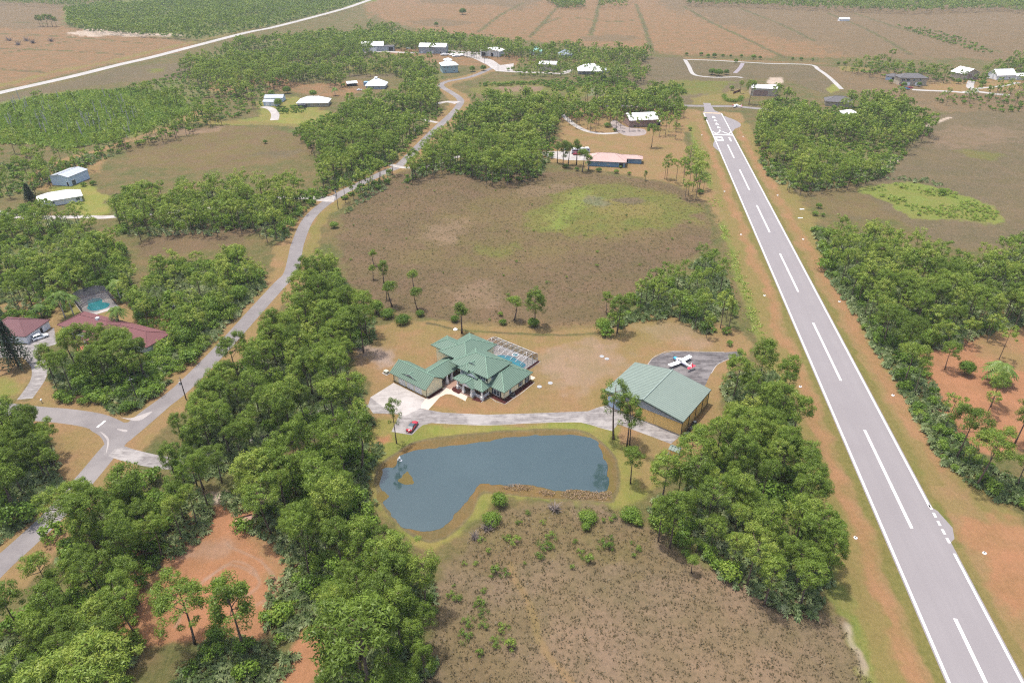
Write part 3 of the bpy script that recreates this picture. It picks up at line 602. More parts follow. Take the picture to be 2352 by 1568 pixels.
for i in range(-1,7):
    s = D6-36.6+i*60.96
    a,b = (s,s+36.6) if i < 6 else (s,s+30)
    rl([(a,-.34),(a,.34),(b,.34),(b,-.34)])
rl([(RLEN-1,-e0),(RLEN-1,e0-.6),(RLEN+.6,e0-.6),(RLEN+.6,-e0)],'runway_marking','ypaint')
def rp(x,y): p = g(x,y)-RC1; return p.dot(RD), p.dot(RN)
def z8(x,y): return (1568+x/6,130.7+y/6)
st0 = rp(*z8(550,1075))[0]
rl([(st0-1,-e0+.6),(st0-1,e0-.6),(st0+1.2,e0-.6),(st0+1.2,-e0+.6)])
zig = [-e0+.6,-e0/3*2+.4,0,e0/3*2-.4,e0-.6]; zz = [9,2.6,10,2.6,9]
for i in range(4):
    a,b = zig[i],zig[i+1]; rl([(st0+zz[i]-.8,a),(st0+zz[i+1]-.8,b),(st0+zz[i+1]+.8,b),(st0+zz[i]+.8,a)])
for i,(x,y) in enumerate(((430,828),(453,875),(476,922),(499,970),(525,1020))):
    s,q = rp(*z8(x,y)); rl([(s+3.4,q-.5),(s-3.4,q-1.5),(s-2.2,q-.1)]); rl([(s+3.4,q-.5),(s-2.2,q-.3),(s-3.4,q+1.1)])
s,q = rp(*z8(507,1128)); h,w2,k = 10.5,2.3,.75
for (a,b,c,d) in ((s-h/2,s-h/2+2.4,q-w2,q+w2),(s+h/2-2.4,s+h/2,q-w2,q+w2),(s-h/2+2.4,s+h/2-2.4,q-w2,q-w2+k),(s-h/2+2.4,s+h/2-2.4,q+w2-k,q+w2)): rl([(a,c),(a,d),(b,d),(b,c)],'runway_number')
s,q = rp(*z8(655,1137)); rl([(s-h/2,q-.5),(s-h/2,q+.5),(s+h/2,q+.5),(s+h/2,q-.5)],'runway_number')
# ================================================================ vegetation
LM = {
 'pine': leafmat('pine_needles',(.098,.150,.024),(.172,.252,.038),(.300,.350,.066),.44,.65),
 'bush': leafmat('shrub_leaves',(.082,.150,.022),(.160,.255,.034),(.285,.345,.062),.4,.65),
 'palmetto': leafmat('palmetto_fans',(.090,.135,.050),(.180,.225,.095),(.360,.375,.215),.3),
 'dead': plain('dead_twigs',(.24,.20,.18),.9,.1),
 'norfolk': leafmat('dark_conifer_leaves',(.014,.032,.016),(.028,.050,.024),(.050,.075,.034),.15),
 'palm': leafmat('palm_fronds',(.055,.110,.020),(.110,.175,.034),(.190,.240,.060),.3),
 'grass': leafmat('marsh_grass_blades',(.105,.082,.046),(.135,.103,.062),(.170,.130,.088),.42),
 'reed': leafmat('dry_reed_blades',(.18,.12,.07),(.29,.20,.13),(.40,.30,.21),.25), 'lime': leafmat('lime_reed_blades',(.19,.28,.045),(.26,.35,.060),(.34,.42,.10),.4),
}
def barkmat(name, a, b):
    t = NT(name); n = t.noise(t.obj(),2.5,5,.7); t.bsdf(t.mix(t.ramp(n,[(.35,0.0),(.65,1.0)]),a,b),.95,.1); return t.mat
LM['bark'] = barkmat('pine_bark',(.085,.055,.042),(.17,.125,.10)); LM['grey'] = barkmat('grey_bark',(.30,.27,.25),(.48,.45,.42))
def unit(v): return v/(np.linalg.norm(v,axis=-1,keepdims=True)+1e-9)
def rdir(n, up=0.0, r=rng):
    v = r.normal(size=(n,3)); v = unit(v); v[:,2] += up; return unit(v)
def needles(P, D, spread, n, L, Wd, r, tint):
    """fans of needles: P base points, D main directions"""
    k = len(P); p = np.repeat(P,n,0); d = np.repeat(D,n,0)+r.normal(size=(k*n,3))*spread; d = unit(d)
    s = unit(np.cross(d,r.normal(size=(k*n,3)))); l = L*r.uniform(.65,1.2,(k*n,1)); w = Wd*r.uniform(.7,1.3,(k*n,1))
    q = p+d*l*.55; tip = p+d*l+np.array([0,0,-.12])*l
    V = np.stack([p,q+s*w*.5,tip,q-s*w*.5],1).reshape(-1,3)
    F = np.arange(len(p)*4).reshape(-1,4)
    T = np.repeat(tint,n)+r.normal(size=k*n)*.06
    return V,F,np.clip(T,0,1)
def quads(P, N, size, r, tint, asp=.38):
    n = len(P); a = unit(np.cross(N,r.normal(size=(n,3)))); b = np.cross(N,a)
    s = size*r.uniform(.6,1.25,(n,1)); a = a*s*.5; b = b*s*asp
    V = np.stack([P-a,P-b*1.0,P+a,P+b],1).reshape(-1,3)
    return V,np.arange(n*4).reshape(-1,4),np.clip(tint,0,1)
def crown_points(r, n, rx, rz, zc, shape):
    """cluster centres on an uneven rounded crown"""
    d = rdir(n*3, .25, r); d = d[d[:,2] > -.62][:n]
    ph = r.uniform(0,6.28,6); az = np.arctan2(d[:,1],d[:,0])
    lob = 1+.17*np.sin(2*az+ph[0])+.14*np.sin(3*az+ph[1]+d[:,2]*2)+.10*np.sin(5*az+ph[2]-d[:,2]*3)
    rad = r.uniform(.50,1.0,len(d))**.5*lob
    p = d*rad[:,None]*np.array([rx,rx,rz]); p[:,2] += zc
    if shape == 'flat': p[:,2] = np.where(p[:,2] < zc, zc+(p[:,2]-zc)*.5, p[:,2])
    return p, unit(d*np.array([1,1,1.2])+np.array([0,0,.5]))
def limb_mesh(mb, H, pts, zlow, r, r0=.2, bend=.35, n=6, nl=12):
    path = []; bx,by = r.normal(size=2)*bend
    for i in range(6):
        t = i/5; path.append((bx*math.sin(t*2.2),by*math.sin(t*2.2),H*t*.96))
    mb.tube(path,[r0*(1.25 if i==0 else 1-.78*i/5) for i in range(6)],n,0)
    idx = r.choice(len(pts),min(nl,len(pts)),replace=False)
    for i in idx:
        q = Vector(pts[i]); zb = max(zlow*.9, q.z-(q.xy.length)*r.uniform(.35,.75)); zb = min(zb,H*.93); t = zb/(H*.96)
        b = Vector((bx*math.sin(t*2.2),by*math.sin(t*2.2),zb)); mid = b.lerp(q,.55)+Vector((0,0,-.25))
        mb.tube([b,mid,q],[r0*.34,r0*.24,r0*.1],4,0,False)
PROTO = {}
def join(parts):
    V,F,T = [],[],[]; b = 0
    for v,f,t in parts: V.append(v); F.append(f+b); T.append(t); b += len(v)
    return np.concatenate(V),np.concatenate(F),np.concatenate(T)
def puffs(P, D, Rp, n, L, asp, r, ct, spikes=0):
    """needle clumps: small rounded tufts of short cards facing outward"""
    k = len(P); d = rdir(k*n,.30,r); Rk = np.repeat(Rp,n)[:,None]
    p = np.repeat(P,n,0)+d*Rk*r.uniform(.55,1.05,(k*n,1))*np.array([1,1,.78])
    N = unit(d+r.normal(size=d.shape)*.42+np.repeat(D,n,0)*.25)
    t = np.repeat(ct,n)+r.normal(size=k*n)*.12
    out = [quads(p,N,L,r,t,asp)]
    if spikes:
        dd = rdir(k*spikes,.6,r); pp = np.repeat(P,spikes,0)+dd*np.repeat(Rp,spikes)[:,None]*.75
        out.append(needles(pp,dd,.2,1,L*1.1,L*.2,r,np.repeat(ct,spikes)+.12))
    return out
def pine_crown(r, H, rx, rz, nc, n, L, asp, Rp, shape=None, low=0, spikes=0):
    zc = H-rz*.92; P,D = crown_points(r,nc,rx,rz,zc,shape)
    if low:
        a = r.uniform(0,6.28,low); q = np.stack([np.cos(a)*rx*r.uniform(.5,1.05,low),np.sin(a)*rx*r.uniform(.5,1.05,low),zc-rz*r.uniform(.7,1.25,low)],1)
        P = np.concatenate([P,q]); D = np.concatenate([D,unit(q*np.array([1,1,0])+np.array([0,0,1.2]))])
    k = len(P); ct = r.uniform(.22,.78,k)
    return join(puffs(P,D,Rp*r.uniform(.7,1.25,k),n,L,asp,r,ct,spikes)), P, zc-rz
def make_pine(i, H, rx, rz, nc, shape=None, low=0):
    r = np.random.default_rng(100+i)
    (V,F,T),P,zl = pine_crown(r,H,rx,rz,int(nc*1.35),92,.40,.17,.82,shape,low,14)
    cm = np_mesh('crown',V,F,LM['pine'],T)
    mb = MB(); limb_mesh(mb,H,P,max(zl,H*.3),r,r0=.16+H*.004,nl=14)
    o = mb.build('trunk',LM['bark'],smooth=True); tm = o.data; bpy.data.objects.remove(o)
    return cm,tm,H,rx
PINES = [make_pine(0,14,3.3,3.2,46),make_pine(1,13,2.7,3.6,40),make_pine(2,15,3.8,2.9,56,'flat',3),make_pine(3,12,2.5,2.6,34),make_pine(4,14.5,3.0,4.2,52,None,5),
         make_pine(5,13,3.6,2.5,46,'flat'),make_pine(6,15.5,2.9,3.4,40,None,6),make_pine(7,11,2.2,2.9,28),make_pine(8,14,4.2,3.3,66,None,4),make_pine(9,16,2.3,2.2,24,None,4)]
OPEN = [make_pine(20,16,3.1,3.6,21,None,7),make_pine(21,15,2.6,3.4,18,None,5)]                # open crowned old pines
SLIM = [make_pine(30,9,1.2,1.9,13),make_pine(31,8,1.5,1.6,14),make_pine(32,10,1.4,2.8,18,None,3)]
def shrub_arrays(r, rx, h, n, size, tuft=None):
    k = max(6,int(n/34)) if size < .5 else max(5,int(n/8)); m = n//k
    d = rdir(k,.45,r); d[:,2] = np.abs(d[:,2])*1.0-.15; rad = r.uniform(.45,1.0,k)**.6
    P = d*rad[:,None]*np.array([rx*.78,rx*.78,h*.45]); P[:,2] += h*.42; Rk = np.minimum(rx,h)*r.uniform(.28,.46,k)
    P[:,2] = np.maximum(P[:,2],Rk*.5)
    V,F,T = puffs(P,unit(d),Rk,m,size,.36,r,r.uniform(.2,.8,k))[0]; V[:,2] = np.maximum(V[:,2],.03)
    return V,F,T
def make_bush(i, rx, h, n, size, mat='bush'):
    r = np.random.default_rng(300+i); V,F,T = shrub_arrays(r,rx,h,n,size)
    lm = np_mesh('foliage',V,F,LM[mat],T); mb = MB()
    for k in range(5):
        a = r.uniform(0,6.28); mb.tube([(0,0,0),(math.cos(a)*rx*.25,math.sin(a)*rx*.25,h*.35),(math.cos(a)*rx*.6,math.sin(a)*rx*.6,h*.75)],[.09,.06,.03],4,0)
    o = mb.build('stem',LM['bark']); sm = o.data; bpy.data.objects.remove(o); return lm,sm,h,rx
BUSH = [make_bush(0,2.0,2.6,2200,.25),make_bush(1,2.6,2.6,2800,.26),make_bush(2,1.4,2.2,1300,.24),make_bush(3,2.2,3.6,2600,.26),make_bush(4,1.1,1.4,800,.22)]
WISP = [make_bush(20,1.6,1.7,420,.22),make_bush(21,1.3,2.0,340,.22),make_bush(22,1.9,1.3,460,.2)]
BROAD = [make_bush(10,3.6,7.0,5200,.40),make_bush(11,4.4,7.5,6400,.42),make_bush(12,2.9,6.0,4200,.38)]
# ---- low detail arrays for the woods that read as one mass
def lod_pine(i, H, rx, rz, nc, nt, nn, L, Wd, trunk=True):
    r = np.random.default_rng(500+i); (V,F,T),P,zl = pine_crown(r,H,rx,rz,nc,nt,L,Wd,nn)
    M_ = np.zeros(len(F),int)
    if trunk:
        b = len(V); a = np.array([0,2.1,4.2]); rr = .2
        tv = np.concatenate([np.stack([np.cos(a)*rr,np.sin(a)*rr,0*a],1),np.stack([np.cos(a)*rr*.5,np.sin(a)*rr*.5,0*a+H*.85],1)])
        tf = np.array([[b+j,b+(j+1)%3,b+3+(j+1)%3,b+3+j] for j in range(3)])
        V = np.concatenate([V,tv]); F = np.concatenate([F,tf]); T = np.concatenate([T,[.5]*3]); M_ = np.concatenate([M_,[1]*3])
    return V,F,T,M_
LOD1 = [lod_pine(i,h,rx,rz,nc,40,.90,.56,.24) for i,(h,rx,rz,nc) in enumerate(((14,3.2,3.2,26),(13,2.7,3.5,22),(15,3.6,2.9,30),(12,2.5,2.6,18),(14,3.0,4.0,28),(13,3.4,2.6,26)))]
LOD2 = [lod_pine(20+i,h,rx,rz,nc,16,1.05,.98,.3) for i,(h,rx,rz,nc) in enumerate(((14,3.2,3.4,17),(13,2.8,3.6,15),(15,3.5,3.2,19),(12,2.7,2.8,13)))]
LOD3 = [lod_pine(40+i,h,rx,rz,nc,8,1.3,1.8,.32,False) for i,(h,rx,rz,nc) in enumerate(((13,3.3,3.8,9),(12,3.0,4.0,9),(14,3.6,3.8,10)))]
def lod_shrub(i, rx, h, n, size):
    r = np.random.default_rng(700+i); V,F,T = shrub_arrays(r,rx,h,n,size); return V,F,T,np.zeros(len(F),int)
SH1 = [lod_shrub(i,rx,h,n,s) for i,(rx,h,n,s) in enumerate(((1.7,2.2,480,.34),(2.2,2.6,620,.36),(1.3,1.8,340,.32),(1.9,3.4,600,.36)))]
SH2 = [lod_shrub(10+i,rx,h,n,s) for i,(rx,h,n,s) in enumerate(((2.0,2.4,70,1.0),(2.6,3.2,90,1.1)))]
def fan_clump(i, n, L, Wd):
    r = np.random.default_rng(800+i); V,F,T = [],[],[]; b = 0
    for k in range(n):
        a = r.uniform(0,6.28); rad = r.uniform(0,.8); c = np.array([math.cos(a)*rad,math.sin(a)*rad,r.uniform(.35,.9)])
        ax = unit(np.array([math.cos(a)*.7,math.sin(a)*.7,r.uniform(.3,1.0)])[None])[0]
        e = unit(np.cross(ax,[0.3,.2,1])[None])[0]; q = np.cross(ax,e); tt = r.uniform(.1,.95)
        for j in range(6):
            th = (j/5-.5)*4.4; d = e*math.cos(th)+q*math.sin(th)+ax*.35; d = d/np.linalg.norm(d); s = np.cross(d,ax); s = s/np.linalg.norm(s)
            l = L*r.uniform(.8,1.15); V += [c,c+d*l*.55+s*Wd*.5,c+d*l+np.array([0,0,-.15*l]),c+d*l*.55-s*Wd*.5]; F.append([b,b+1,b+2,b+3]); b += 4; T.append(tt)
    V = np.array(V); return V,np.array(F),np.array(T),np.zeros(len(F),int)
PALMETTO = [fan_clump(i,7,.78,.26) for i in range(4)]
def mass(name, protos, pos, sc, mats, kind='stuff', tj=.5, zs=None, label=None, cat=None):
    """many plants nobody could count, joined in one mesh"""
    Vs,Fs,Ts,Ms = [],[],[],[]; b = 0; n = len(pos)
    which = rng.integers(0,len(protos),n); rot = rng.uniform(0,6.283,n); tr = rng.normal(size=n)*.16
    for k,(V,F,T,Mi) in enumerate(protos):
        ii = np.nonzero(which==k)[0]
        if not len(ii): continue
        c,s = np.cos(rot[ii]),np.sin(rot[ii]); S = sc[ii]
        X = (V[None,:,0]*c[:,None]-V[None,:,1]*s[:,None])*S[:,None]+pos[ii,0,None]
        Y = (V[None,:,0]*s[:,None]+V[None,:,1]*c[:,None])*S[:,None]+pos[ii,1,None]
        Zz = V[None,:,2]*(S if zs is None else S*zs[ii])[:,None]
        Vs.append(np.stack([X,Y,Zz],-1).reshape(-1,3)); m = len(V)
        Fs.append((F[None]+(np.arange(len(ii))*m)[:,None,None]).reshape(-1,F.shape[1])+b); b += m*len(ii)
        Ts.append(np.clip(T[None]+tr[ii][:,None],0,1).ravel()); Ms.append(np.tile(Mi,len(ii)))
    if not Vs: return None
    me = np_mesh(name,np.concatenate(Vs),np.concatenate(Fs),None,np.concatenate(Ts),np.concatenate(Ms),mats)
    o = bpy.data.objects.new(name,me); COL.objects.link(o); return tag(o,label,cat,kind=kind)
# ---------------------------------------------------------------- where the woods stand; polygons follow the tree tops in the photo
ROADW = spline(garr(ROAD),6); DRW = spline(garr(DRIVE_W),6); BANKW = spline(garr(BANK_D),4,True); APW = garr(APRON_D); AP2W = garr(APR2_D)
SIDEW = spline(garr(SIDE),6); SHELLW = spline(garr(SHELL),6)
LINES = [(ROADW,4.6),(SIDEW,5),(SHELLW,7)]; CLEAR = [(BANKW,2.0),(APW,2.5),(AP2W,2.5)]
KEEP = []                                                              # plan boxes of buildings, filled below before scattering
def allowed(x, y, pad=0.0):
    ok = np.ones(len(x),bool); s = (x-RC1.x)*RD.x+(y-RC1.y)*RD.y; q = (x-RC1.x)*RN.x+(y-RC1.y)*RN.y
    ok &= ~((s < RLEN+35)&(np.abs(q) < RW/2+7+pad))
    for L,w in LINES: ok &= dist_line(x,y,L) > w+pad
    for P,w in CLEAR: ok &= ~(inside(x,y,P)|(dist_line(x,y,P,True) < w+pad))
    for P,w in KEEP: ok &= ~(inside(x,y,np.array(P))|(dist_line(x,y,np.array(P),True) < w))
    return ok
def scatter(P, spacing, z=0.0, jit=.42, raw=False):
    W_ = np.array(P) if raw else garr(P,z); x0,y0 = W_.min(0); x1,y1 = W_.max(0)
    nx,ny = int((x1-x0)/spacing)+2,int((y1-y0)/(spacing*.87))+2
    gx,gy = np.meshgrid(np.arange(nx),np.arange(ny)); x = x0+(gx+.5*(gy%2))*spacing; y = y0+gy*spacing*.87
    x = (x+rng.normal(size=x.shape)*jit*spacing*.6).ravel(); y = (y+rng.normal(size=y.shape)*jit*spacing*.6).ravel()
    ok = inside(x,y,W_); return x[ok],y[ok]
FAR_BELT = [[(-800,-110),(3200,-110),(3200,-60),(-800,-60)],[(-200,-62),(2600,-62),(2600,-36),(1500,-22),(900,-28),(-200,-44)]]
# ================================================================ buildings
BM = {'greencap':plain('green_ridge_cap',(.20,.33,.245),.6,.2),'hangarcap':plain('pale_green_ridge_cap',(.27,.335,.30),.6,.2),'green':seam_roof('green_metal_roof',(.118,.186,.142),.72,.52),'hangar_green':seam_roof('pale_green_metal_roof',(.178,.225,.195),.8,.6),'whiteroof':seam_roof('white_metal_roof',(.74,.74,.74),.6,.9,.35,.04),
 'greyroof':plain('grey_shingle_roof',(.13,.125,.13),.9,.1,var=.25,scale=1.2),'redroof':seam_roof('brown_red_metal_roof',(.15,.068,.074),.6,.72),'redtile':seam_roof('red_tile_roof',(.17,.072,.075),.35,.75,.8),'pinktile':seam_roof('pink_tile_roof',(.47,.325,.295),.4,.85,.85),
 'bluegrey':seam_roof('blue_grey_metal_roof',(.38,.41,.46),.8,.9,.4),'tealroof':seam_roof('teal_metal_roof',(.22,.45,.42),.6,.8),'slateroof':seam_roof('slate_blue_metal_roof',(.22,.27,.32),.6,.85),
 'yellow':plain('pale_yellow_wall',(.80,.71,.46),.85,.15,var=.05),'ochre':plain('ochre_metal_wall',(.72,.47,.17),.75,.2,var=.05),'white':plain('white_trim',(.74,.74,.73),.6,.3,var=.03),'whitewall':plain('white_wall',(.66,.65,.66),.8,.2,var=.05),
 'greywall':plain('pale_grey_wall',(.42,.44,.48),.7,.25,var=.05),'bluewall':plain('sky_blue_wall',(.21,.34,.47),.8,.2,var=.05),'lightblue':plain('pale_blue_metal_wall',(.42,.50,.60),.6,.3,var=.05),'tanwall':plain('tan_pink_metal_wall',(.36,.235,.195),.75,.2,var=.06),'tealwall':plain('pale_teal_wall',(.40,.52,.54),.8,.2),'beige':plain('beige_wall',(.50,.42,.32),.8,.2),
 'brown':plain('brown_door',(.09,.055,.04),.7),'reddoor':plain('dark_red_door',(.10,.012,.012),.5),'dark':plain('dark_interior',(.02,.02,.022),.8),'glass':glassmat('window_glass'),'shutter':plain('charcoal_shutter',(.05,.055,.058),.7),'stone':plain('pale_stone',(.70,.68,.64),.9,.1,var=.2,scale=3),'darktrim':plain('dark_green_trim',(.035,.055,.045),.5),
 'brick':plain('brick_skirt',(.17,.085,.055),.9,.1),'alum':plain('white_aluminium',(.59,.59,.59),.4,.5,var=.03),'bronze':plain('dark_bronze_frame',(.05,.05,.055),.4,.5),'greymetal':plain('grey_metal',(.33,.34,.35),.5,.5),'black':plain('black_rubber',(.018,.018,.02),.8),'pool':plain('pool_water',(.03,.22,.28),.05,.8,var=.12,scale=.8),'pooltile':plain('pool_tile',(.12,.22,.32),.5),'redpave':plain('red_paving',(.45,.15,.11),.9,.1)}
def screen_mesh(name, col, a):
    t = NT(name); d = t.add('ShaderNodeBsdfDiffuse'); d.inputs[0].default_value = col+(1,); tr = t.add('ShaderNodeBsdfTransparent')
    m = t.add('ShaderNodeMixShader'); m.inputs[0].default_value = a; t.lk(tr.outputs[0],m.inputs[1]); t.lk(d.outputs[0],m.inputs[2]); t.lk(m.outputs[0],t.out.inputs[0]); return t.mat
BM['screen'] = screen_mesh('insect_screen',(.05,.05,.055),.30); BM['screend'] = screen_mesh('dark_insect_screen',(.04,.04,.05),.55)
def keep_local(o, x0, x1, y0, y1, pad=1.5):
    c,s = math.cos(o.rotation_euler.z),math.sin(o.rotation_euler.z)
    KEEP.append(([(o.location.x+c*x-s*y,o.location.y+s*x+c*y) for x,y in ((x0,y0),(x1,y0),(x1,y1),(x0,y1))],pad))
def opening(parent, kind, x, y, z, w, h, face, mat, frame='white', panes=2, shutters=False, inner='pane'):
    """a framed opening set on a wall; face is the outward direction: 'f','b','l','r'"""
    ang = {'f':0,'b':math.pi,'r':math.pi/2,'l':-math.pi/2}[face]
    mb = MB(); t = .10
    for a,b,c,d in ((-w/2-t,w/2+t,-t,0),(-w/2-t,w/2+t,h,h+t),(-w/2-t,-w/2,0,h),(w/2,w/2+t,0,h)): mb.box(a,b,-.08,.02,c,d)
    for k in range(1,panes): x_ = -w/2+w*k/panes; mb.box(x_-.04,x_+.04,-.065,.02,0,h)
    f = mb.build(kind,BM[frame],parent); f.location = (x,y,z); f.rotation_euler = (0,0,ang)
    mb = MB(); mb.box(-w/2,w/2,-.04,.015,0,h); p = mb.build(inner,BM[mat],f)
    if shutters:
        for s in (-1,1): mb = MB(); mb.box(s*(w/2+t+.28)-.25,s*(w/2+t+.28)+.25,-.07,.02,-.05,h+.05); mb.build('shutter',BM['shutter'],f)
    return f
def gable_roof(mb, x0, x1, y0, y1, z0, zr, axis='x', th=.18, mi=0):
    """pitched sheet roof with thickness, ridge along axis"""
    if axis == 'x': S = [[(x0,y0,z0),(x1,y0,z0),(x1,(y0+y1)/2,zr),(x0,(y0+y1)/2,zr)],[(x1,y1,z0),(x0,y1,z0),(x0,(y0+y1)/2,zr),(x1,(y0+y1)/2,zr)]]
    else: S = [[(x0,y1,z0),(x0,y0,z0),((x0+x1)/2,y0,zr),((x0+x1)/2,y1,zr)],[(x1,y0,z0),(x1,y1,z0),((x0+x1)/2,y1,zr),((x0+x1)/2,y0,zr)]]
    for q in S:
        lo = [(a,b,c-th) for a,b,c in q]; mb.poly(q,mi); mb.poly(lo[::-1],mi)
        for i in range(4):
            if i != 2: mb.poly([lo[i],lo[(i+1)%4],q[(i+1)%4],q[i]],mi)
    a,b = S[0][3],S[0][2]; mb.tube([Vector(a)+Vector((0,0,.03)),Vector(b)+Vector((0,0,.03))],[.13,.13],4,1)
def gable_wall(mb, x0, x1, y0, y1, h, hr, axis='x', mi=0):
    if axis == 'x': mb.side_prism([(x,z) for x,z in ()] or [(0,0)]*0,0,0) if False else None
    if axis == 'y': mb.side_prism([(x0,0),(x1,0),(x1,h),((x0+x1)/2,hr),(x0,h)],y0,y1,mi)
    else:
        pts = [(y0,0),(y1,0),(y1,h),((y0+y1)/2,hr),(y0,h)]; n = 5
        mb.raw([(x0,y,z) for y,z in pts]+[(x1,y,z) for y,z in pts],[list(range(n-1,-1,-1)),list(range(n,2*n))]+[(i,(i+1)%n,n+(i+1)%n,n+i) for i in range(n)],mi)
# ---------------------------------------------------------------- the green roofed house (axes a: along the garage front, b: away)
HO = Vector((-25.4,164.2,0)); HA = math.atan2(-.622,.783)
hs = thing('house','large pale yellow house with green metal hip roofs and a three door garage wing','house',HO,HA)
keep_local(hs,-15,20,-1,30,2)
w = MB(); gable_wall(w,-13.8,0,.4,7.1,2.9,5.25,'x'); w.box(-7.0,-2.6,7.1,16,0,2.9); w.box(-11.2,2.4,16.4,22.7,0,5.8); w.box(2.4,13.0,12.9,23.3,0,5.8); w.box(-7.8,2.4,22.7,28.4,0,5.8); w.box(9.8,18.8,13.4,26.3,0,2.95)
w.box(3.2,5.6,12.1,12.9,3.4,5.5); w.box(5.9,9.6,12.0,12.9,3.4,4.6)
w.build('wall',BM['yellow'],hs)
r = MB(); gable_roof(r,-14.9,.45,-.35,7.85,2.95,5.6,'x')
r.build('garage_roof',[BM['green'],BM['greencap']],hs,uv=True)
r = MB(); gable_roof(r,-7.7,-.05,3.75,18.5,3.0,4.75,'y'); r.build('passage_roof',[BM['green'],BM['greencap']],hs,uv=True)
r = MB(); r.hip(-12.9,3.0,15.8,23.3,5.9,.43); r.hip(-1.6,13.6,12.3,23.9,5.9,.45); r.hip(-8.4,3.35,14.6,29.0,5.9,.43); r.build('main_roof',[BM['green'],BM['greencap']],hs,uv=True)
r = MB(); r.hip(9.3,19.3,12.9,26.8,3.05,.5); r.build('wing_roof',[BM['green'],BM['greencap']],hs,uv=True)
r = MB(); r.hip(2.4,14.1,9.2,15.2,3.05,.45); gable_roof(r,5.75,10.95,8.25,12.4,3.1,4.35,'y'); r.build('porch_roof',[BM['green'],BM['greencap']],hs,uv=True)
def part1(name, mat, fn, uv=False):
    q = MB(); fn(q); return q.build(name,mat,hs,uv=uv)
part1('bay_roof',[BM['green'],BM['greencap']],lambda q: q.hip(2.3,6.2,11.7,17.2,5.5,.62,.15),True)
for A_ in ((5.5,10.0,11.6,15.5,4.75,6.1,'y',.12),(4.0,7.4,14.2,16.6,6.7,7.45,'y',.1),(-10.7,-4.0,.75,4.2,3.72,4.75,'y',.1)): part1('dormer_roof',[BM['green'],BM['greencap']],lambda q: gable_roof(q,*A_),True)
for P_,y0,y1 in (([(6.0,4.55),(9.5,4.55),(7.75,5.75)],11.93,12.0),([(4.5,6.75),(6.9,6.75),(5.7,7.25)],14.3,14.4),([(5.9,3.1),(10.8,3.1),(8.35,4.15)],8.4,8.5),([(-9.8,3.74),(-4.9,3.74),(-7.35,4.45)],.88,.95)): part1('gable_trim',BM['white'],lambda q: q.side_prism(P_,y0,y1))
part1('bay_wall',BM['white'],lambda q: q.box(3.1,5.7,12.03,12.1,3.4,5.45)); part1('dormer_wall',BM['white'],lambda q: q.box(5.85,9.65,11.93,12.0,3.4,4.6))
for P_,y0,y1 in (([(-8.8,3.76),(-5.9,3.76),(-7.35,4.2)],.80,.87),([(5.0,6.78),(6.4,6.78),(5.7,7.1)],14.22,14.29)): part1('gable_vent',BM['darktrim'],lambda q: q.side_prism(P_,y0,y1))
for x in (-10.3,-6.7,-3.4): opening(hs,'garage_door',x,.4,.05,2.75,2.25,'f','white',panes=1,inner='door_panel')
for x,y,z,ww,h,f,p,s in ((-1.0,16.4,4.2,1.5,1.15,'f',2,True),(2.0,16.4,4.2,.9,.9,'f',1,False),(4.4,12.03,3.9,1.9,1.2,'f',3,False),(7.75,11.93,3.5,2.0,1.05,'f',2,False),(11.3,12.9,4.35,2.0,1.05,'f',2,True),(13.0,16.2,4.4,3.2,.75,'r',4,False),(16.0,13.4,.6,2.3,1.7,'f',2,True),(11.6,13.4,.5,.8,1.8,'f',1,True),(18.8,21.2,.9,.7,1.5,'r',1,True),(18.8,24.4,.7,.8,1.7,'r',1,True),(18.8,16.2,.9,.8,1.3,'r',1,False),(-11.2,20.6,4.2,.8,.7,'l',1,False),(-8.4,16.4,4.4,.8,.6,'f',1,False)):
    opening(hs,'window',x,y,z,ww,h,f,'glass',panes=p,shutters=s)
opening(hs,'door',-2.6,13.6,.1,1.0,2.1,'r','reddoor',panes=1,inner='door_panel'); opening(hs,'door',8.3,12.9,.3,1.6,2.2,'f','brown',panes=2,inner='door_panel')
fl = MB(); fl.box(2.9,13.9,9.3,12.9,0,.28); fl.box(6.4,10.6,8.2,9.3,0,.26); fl.box(-2.5,2.6,7.6,16,0,.08); fl.build('porch_floor',M['paver'],hs)
sk = MB(); sk.box(9.77,18.83,13.37,26.33,0,.55); sk.build('brick_skirt',BM['brick'],hs)
def column(x, y, hh):
    c = MB(); c.box(x-.38,x+.38,y-.38,y+.38,0,1.15); c.raw([(x+sx*q,y+sy*q,z) for q,z in ((.27,1.15),(.18,hh)) for sx,sy in ((-1,-1),(1,-1),(1,1),(-1,1))],[(0,1,5,4),(1,2,6,5),(2,3,7,6),(3,0,4,7),(4,5,6,7)]); c.build('porch_column',BM['stone'],hs)
for x,y in ((-.1,9.4),(-.3,11.7),(4.2,9.5),(7.2,8.7),(10.4,8.7),(10.4,9.6),(13.7,9.5)): column(x,y,2.85)
for x0,x1,y in ((4.5,6.8,9.5),(10.8,13.3,9.5)):
    c = MB(); c.box(x0,x1,y-.05,y+.05,1.1,1.2); c.box(x0,x1,y-.05,y+.05,.4,.5)
    for k in range(int((x1-x0)/.18)): c.box(x0+k*.18,x0+k*.18+.06,y-.03,y+.03,.5,1.1)
    c.build('porch_railing',BM['white'],hs)
c = MB(); c.box(13.65,13.75,9.8,12.8,1.1,1.2); c.box(13.65,13.75,9.8,12.8,.4,.5); [c.box(13.67,13.73,9.8+k*.18,9.86+k*.18,.5,1.1) for k in range(16)]; c.build('porch_railing',BM['white'],hs)
for x,y,h in ((18.86,13.34,2.9),(13.06,12.84,5.7),(-13.86,.34,2.8),(.06,.34,2.8)): part1('downpipe',BM['darktrim'],lambda q: q.box(x-.06,x+.06,y-.06,y+.06,0,h))
